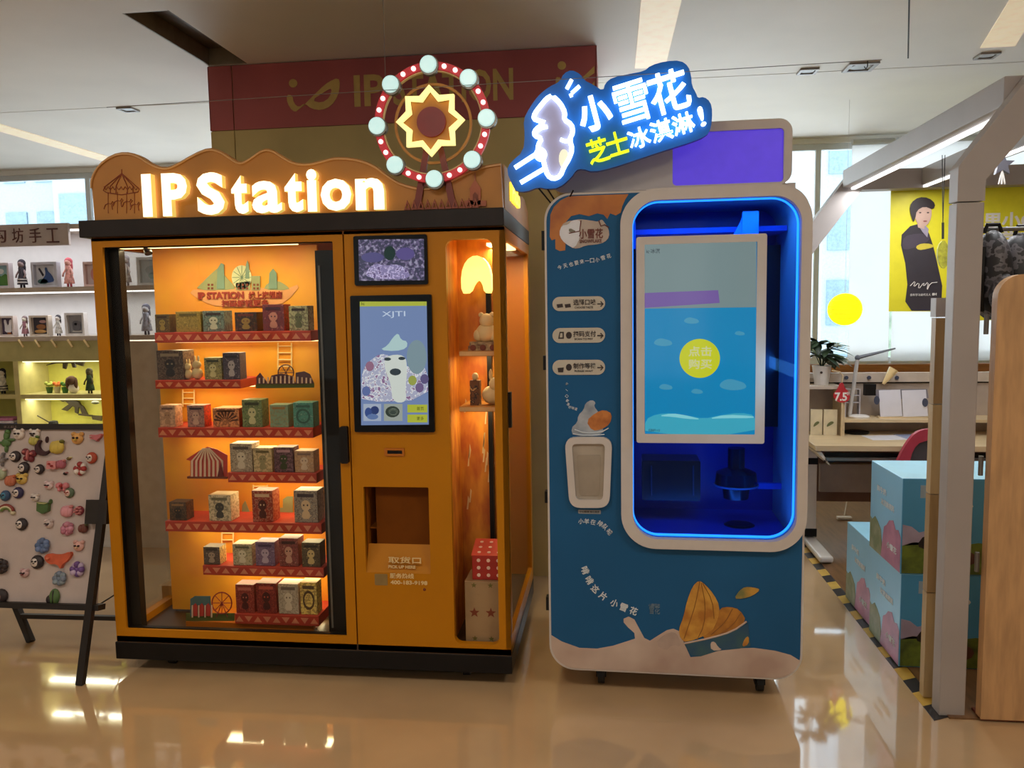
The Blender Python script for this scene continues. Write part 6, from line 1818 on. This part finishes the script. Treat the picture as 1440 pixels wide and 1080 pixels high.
# reading stand with two white sheets
t = thing('book_stand', 'reading stand holding two white sheets with round clips', 'stand', tuple(Q(1270, 585)))
vv = Y1 - .02
for x0, x1 in ((1236, 1266), (1268, 1302)):
    MB().plate(poly(W0, [(x0, 549), (x1, 548), (x1 + 3, 585), (x0 + 2, 586)], vv), vv, vv + .003).build('sheet', mat('sheet_white', (222, 222, 232), .5, var=.02), t)
MB().plate(poly(W0, [(1232, 548), (1304, 547), (1306, 560), (1232, 562)], vv + .005), vv + .005, vv + .012).build('back_plate', mat('stand_grey', (130, 126, 136), .5), t)
for x, y in ((1233, 563), (1301, 566)): MB().plate(poly(W0, oval(x, y, 4, 6), vv - .004), vv - .006, vv - .001).build('clip', mat('peg_blue', (70, 76, 96)), t)
MB().box(W0.p(1234, 586, vv).x, W0.p(1306, 586, vv).x, vv - .02, vv + .03, zs_, zs_ + .008).build('ledge', M_DESKW, t)
# white funnel shaped holder, clear stationery rack, black tray
t = thing('cone_holder', 'white cone shaped clip lamp leaning on the hutch rail', 'lamp', tuple(Q(1246, 540)))
MB().cyl(Q(1242, 540), Q(1257, 519), .008, .03, n=16).build('shade', M_CREAM, t)
MB().box(Q(1230, 0).x, Q(1246, 0).x, Y1 - .01, Y1 + .03, Q(1238, 556).z, Q(1238, 540).z).build('clamp', M_BLACK, t)
t = thing('clear_rack', 'clear plastic stationery rack behind the desk lamp', 'rack', (Q(1213, 583).x, Y1 + .03, zs_))
for y in (547, 556, 566): MB().box(Q(1203, 0).x, Q(1224, 0).x, Y1 + .01, Y1 + .06, Q(1213, y).z - .004, Q(1213, y).z).build('tier', mat('rack_clear', (190, 186, 190), .2), t)
for x in (1203, 1224): MB().box(Q(x, 0).x - .003, Q(x, 0).x + .003, Y1 + .01, Y1 + .06, zs_, Q(1213, 547).z).build('side', mat('rack_clear', (190, 186, 190)), t)
dt = lambda x, y: atz(x, y, .701)
c = dt(1200, 607)
tag(MB().lathe([(.07, 0), (.075, .012), (.06, .016), (.01, .012)], (c.x, min(c.y, hy - .1), .701), 24).build('speaker_puck', M_BLACK, sm=True), 'flat black round puck on the desk under the lamp', 'speaker')
for k, (x0, x1, lb) in enumerate(((1140, 1156, 'small cream card frame with a leaf, left of a pair on the desk'), (1158, 1177, 'small cream card frame with a leaf, beside the red tag stick'))):
    yb = Y1 - .08
    a, b = W0.p(x0, 606, yb), W0.p(x1, 606, yb)
    t = thing('card_frame', lb, 'frame', ((a.x + b.x) / 2, yb, .70))
    MB().box(a.x, b.x, yb, yb + .015, .7005, W0.p(x0, 576, yb).z).build('card', mat('card_cream', (226, 212, 176), .5), t)
    MB().plate(smooth([(a.x + (b.x - a.x) * p, .70 + q * .1) for p, q in ((.2, .5), (.5, .62), (.8, .8), (.6, .9), (.3, .75))], 1), yb - .001, yb).build('leaf_print', mat('leaf_print', (110, 116, 70), .5), t)
a = [dt(*q) for q in ((1215, 610), (1262, 609), (1275, 616), (1225, 618))]
for k, (sx_, lb) in enumerate(((0, 'loose white paper sheet lying on the desk'), (.16, 'blue printed leaflet lying on the desk by the chair'))):
    x, y = dx + .38 + sx_ * 1.3, dy + .2 + .05 * k
    tag(MB().add([(x, y, .7015 + .001 * k), (x + .24, y + .03, .7015 + .001 * k), (x + .22, y + .2, .7015 + .001 * k), (x - .02, y + .17, .7015 + .001 * k), (x, y, .7005), (x + .24, y + .03, .7005), (x + .22, y + .2, .7005), (x - .02, y + .17, .7005)], [(0, 1, 2, 3), (7, 6, 5, 4), (0, 4, 5, 1), (1, 5, 6, 2), (2, 6, 7, 3), (3, 7, 4, 0)]).build('paper_sheet', mat('paper%d' % k, (224, 222, 226) if k == 0 else (150, 160, 190), .5)), lb, 'paper')
# red swivel chair
cy_ = dy - .12
t = thing('desk_chair', 'red plastic framed desk chair with dark mesh back', 'chair', (W0.p(1300, 640, cy_).x + .05, cy_ - .2, 0))
M_CH = mat('chair_red', (176, 56, 76), .45)
bk = [(1258, 660), (1266, 640), (1276, 622), (1288, 608), (1304, 603), (1330, 603), (1345, 612), (1350, 660)]
MB().plate(smooth(poly(W0, bk, cy_), 1), cy_, cy_ + .03, [smooth(poly(W0, [(1278, 655), (1284, 632), (1296, 620), (1328, 618), (1336, 628), (1338, 655)], cy_), 1)]).build('backrest', M_CH, t, bevel=.006)
MB().plate(smooth(poly(W0, [(1278, 655), (1284, 632), (1296, 620), (1328, 618), (1336, 628), (1338, 655)], cy_), 1), cy_ + .012, cy_ + .018).build('mesh', mat('chair_mesh', (70, 66, 66), .7), t)
cx_ = W0.p(1306, 640, cy_).x
MB().box(cx_ - .2, cx_ + .2, cy_ - .38, cy_ + .02, .42, .47).build('seat', M_CH, t, bevel=.02)
MB().cyl((cx_, cy_ - .18, .1), (cx_, cy_ - .18, .42), .025, n=12).build('column', M_METAL, t)
for k in range(5):
    a_ = k * 1.2566
    MB().cyl((cx_, cy_ - .18, .1), (cx_ + .24 * math.cos(a_), cy_ - .18 + .24 * math.sin(a_), .05), .016, n=8).build('leg', M_BLACK, t)
    MB().ball((cx_ + .24 * math.cos(a_), cy_ - .18 + .24 * math.sin(a_), .031), .024, n=10, k=7).build('caster', M_BLACK, t)
# plug strip on the floor under the desk
c = atz(1187, 728, .02)
t = thing('plug_strip', 'white plug strip with a cord on the wood floor under the desk', 'plug', (c.x, c.y, .006))
MB().box(c.x - .05, c.x + .05, c.y - .02, c.y + .02, .007, .03).build('body', M_WHITE, t, bevel=.006)
MB().tube([(c.x, c.y, .03), (c.x + .03, c.y + .05, .12), (c.x + .04, c.y + .1, .3)], .004, 6).build('cord', M_WHITE, t)

# ------------------------------------------------------------------ posters hung on the rear beam
PYY = 2.1
M_PYEL = mat('poster_yellow', (226, 214, 36), .5, var=.03)
ps = thing('portrait_poster', 'yellow poster of a man in a dark suit with crossed arms', 'poster', tuple(W0.p(1295, 437, PYY)))
pv = PYY + .0
a, b, c, d = [W0.xz(*q, pv) for q in ((1253, 263), (1339, 260), (1339, 438), (1250, 438))]
MB().plate([d, c, b, a], pv, pv + .006).build('sheet', M_PYEL, ps)
def pfl(name, q, m, k): MB().plate(poly(W0, q, pv - .001 * k), pv - .001 * k - .001, pv - .001 * k + .0005).build(name, m, ps)
M_SUIT = mat('print_suit', (50, 44, 50), .5); M_SKIN = mat('print_skin', (204, 168, 150), .5); M_HAIR = mat('print_hair', (46, 34, 36), .5)
pfl('suit', [(1282, 437), (1273, 424), (1276, 400), (1273, 370), (1267, 345), (1268, 330), (1280, 318), (1291, 315), (1302, 319), (1307, 330), (1312, 345), (1318, 370), (1325, 402), (1323, 437)], M_SUIT, 1)
pfl('arm', smooth([(1268, 345), (1272, 332), (1290, 328), (1306, 330), (1308, 338), (1290, 347), (1272, 352)], 1), mat('print_sleeve', (70, 60, 72), .5), 2)
pfl('hand', smooth([(1287, 347), (1296, 342), (1310, 343), (1314, 347), (1304, 350), (1292, 352)], 1), mat('print_hand', (206, 186, 60), .5), 3)
pfl('shirt', [(1291, 316), (1297, 326), (1304, 334), (1306, 322), (1300, 316)], mat('print_shirt', (160, 150, 166), .5), 3)
pfl('neck', [(1289, 308), (1300, 312), (1300, 322), (1291, 320)], M_SKIN, 4)
pfl('face', smooth([(1285, 292), (1298, 287), (1310, 292), (1310, 306), (1304, 317), (1296, 319), (1287, 310)], 1), M_SKIN, 5)
pfl('hair', smooth([(1284, 313), (1279, 296), (1281, 285), (1292, 277), (1306, 278), (1316, 287), (1312, 295), (1300, 290), (1289, 296), (1287, 308)], 1), M_HAIR, 6)
for x in (1294, 1305): pfl('eye', oval(x, 299, 1.8, .9, 8), M_HAIR, 7)
pfl('mouth', oval(1301, 311, 3, 1, 8), mat('print_lip', (150, 80, 80), .5), 7)
mb = MB(); mb.tube([W0.p(x, y, pv - .008) for x, y in smooth([(1280, 402), (1288, 394), (1284, 405), (1293, 396), (1291, 408), (1300, 396), (1298, 404), (1306, 395), (1303, 410), (1308, 398), (1318, 397)], 1, False)], .002, 5)
tpx(mb, W0, '青年学习桌代言人', 1280, 413, 1309, 416, pv - .008, pv - .006); tpx(mb, W0, '8H', 1311, 412, 1317, 415.5, pv - .008, pv - .006, .03)
mb.build('signature', M_WHITE, ps)
MB().box(W0.p(1255, 262, pv).x, W0.p(1338, 262, pv).x, pv - .004, pv + .012, W0.p(1300, 262, pv).z - .006, W0.p(1300, 262, pv).z + .006).build('hanger', M_METAL, ps)
p2 = thing('slogan_banner', 'yellow banner with white lettering behind the white post', 'banner', tuple(W0.p(1430, 400, PYY)))
x0 = W0.p(1362, 300, PYY).x
MB().box(x0, x0 + 1.4, PYY, PYY + .006, 1.4, 2.2).build('sheet', M_PYEL, p2)
mb = MB()
tpx(mb, W0, '里小C口琴课堂', 1384, 299, 1560, 318, PYY - .002, PYY, .03)
tpx(mb, W0, '尤学C位出道', 1380, 324, 1540, 344, PYY - .002, PYY, .03)
mb.build('lettering', M_WHITE, p2)

# ornaments hanging from the kiosk frame
t = thing('star_ornament', 'grey star ornament with white tassels hanging at the kiosk rail', 'ornament', tuple(W0.p(1410, 262, .4)))
c = W0.p(1409, 232, .4)
st = [(c.x + (.045 if k % 2 == 0 else .02) * math.cos(math.pi / 2 + math.pi * k / 5), c.z + (.045 if k % 2 == 0 else .02) * math.sin(math.pi / 2 + math.pi * k / 5)) for k in range(10)]
MB().plate(st, .39, .41).build('star', mat('star_grey', (90, 88, 96), .5), t)
for dx_ in (-.012, .0, .012): MB().tube([(c.x, .395, c.z - .02), (c.x + dx_, .395, c.z - .075)], .003, 5).build('tassel', M_WHITE, t)
MB().cyl((c.x, .4, c.z + .04), (c.x, .4, 2.19), .001, n=4).build('thread', M_WHITE, t)
t = thing('leaf_ornament', 'yellow green leaf shaped pendant on a dark double cord', 'ornament', tuple(W0.p(1327, 378, 1.2)))
q = smooth([(1327, 336), (1319, 346), (1318, 362), (1323, 376), (1330, 378), (1335, 364), (1334, 346)], 1)
MB().plate(poly(W0, q, 1.2), 1.2, 1.212).build('leaf', mat('pendant_green', (176, 172, 46), .5, var=.2, scale=40), t)
MB().cyl(W0.p(1326, 336, 1.205), W0.p(1326, 313, 1.205), .006, n=8).build('knot', M_DARK, t)
for x in (1325, 1329): MB().cyl(W0.p(1326, 315, 1.205), W0.p(x, 218, 1.205), .002, n=5).build('cord', M_DARK, t)
# camouflage backpacks behind the wooden panel
def backpack(x, y0, y1, w_, v, label):
    c = W0.p(x, (y0 + y1) / 2, v); h = W0.p(x, y0, v).z - W0.p(x, y1, v).z
    t = thing('backpack', label, 'backpack', (c.x, v, c.z - h / 2), 'dark camouflage backpacks')
    M_CAM = printed('camouflage', (28, 26, 28), (96, 92, 96), (60, 56, 60), 22, .5)
    MB().ball((c.x, v, c.z), (w_ / 2, .09, h / 2), n=20, k=14).build('bag', M_CAM, t, sm=2)
    MB().ball((c.x + .01, v - .07, c.z - h * .2), (w_ * .36, .05, h * .22), n=16, k=10).build('pocket', M_CAM, t, sm=2)
    MB().tube([(c.x - .03, v, c.z + h * .47), (c.x - .02, v, c.z + h * .56), (c.x + .02, v, c.z + h * .56), (c.x + .03, v, c.z + h * .47)], .008, 6).build('carry_loop', M_BLACK, t)
    MB().tube([(c.x - w_ * .4, v - .04, c.z + h * .3), (c.x - w_ * .5, v - .06, c.z), (c.x - w_ * .42, v - .05, c.z - h * .4)], .014, 6).build('strap', M_BLACK, t)
backpack(1394, 324, 450, .13, .12, 'black camouflage backpack hanging right against the white post')
backpack(1436, 327, 470, .2, .16, 'grey camouflage backpack beside the black one at the panel top')
MB_ = MB().cyl((1.71, .14, 1.78), (2.3, .16, 1.78), .008, n=8).build('hanging_rail', M_METAL)
tag(MB_, 'thin metal rail carrying the backpacks behind the wood panel', 'rail')
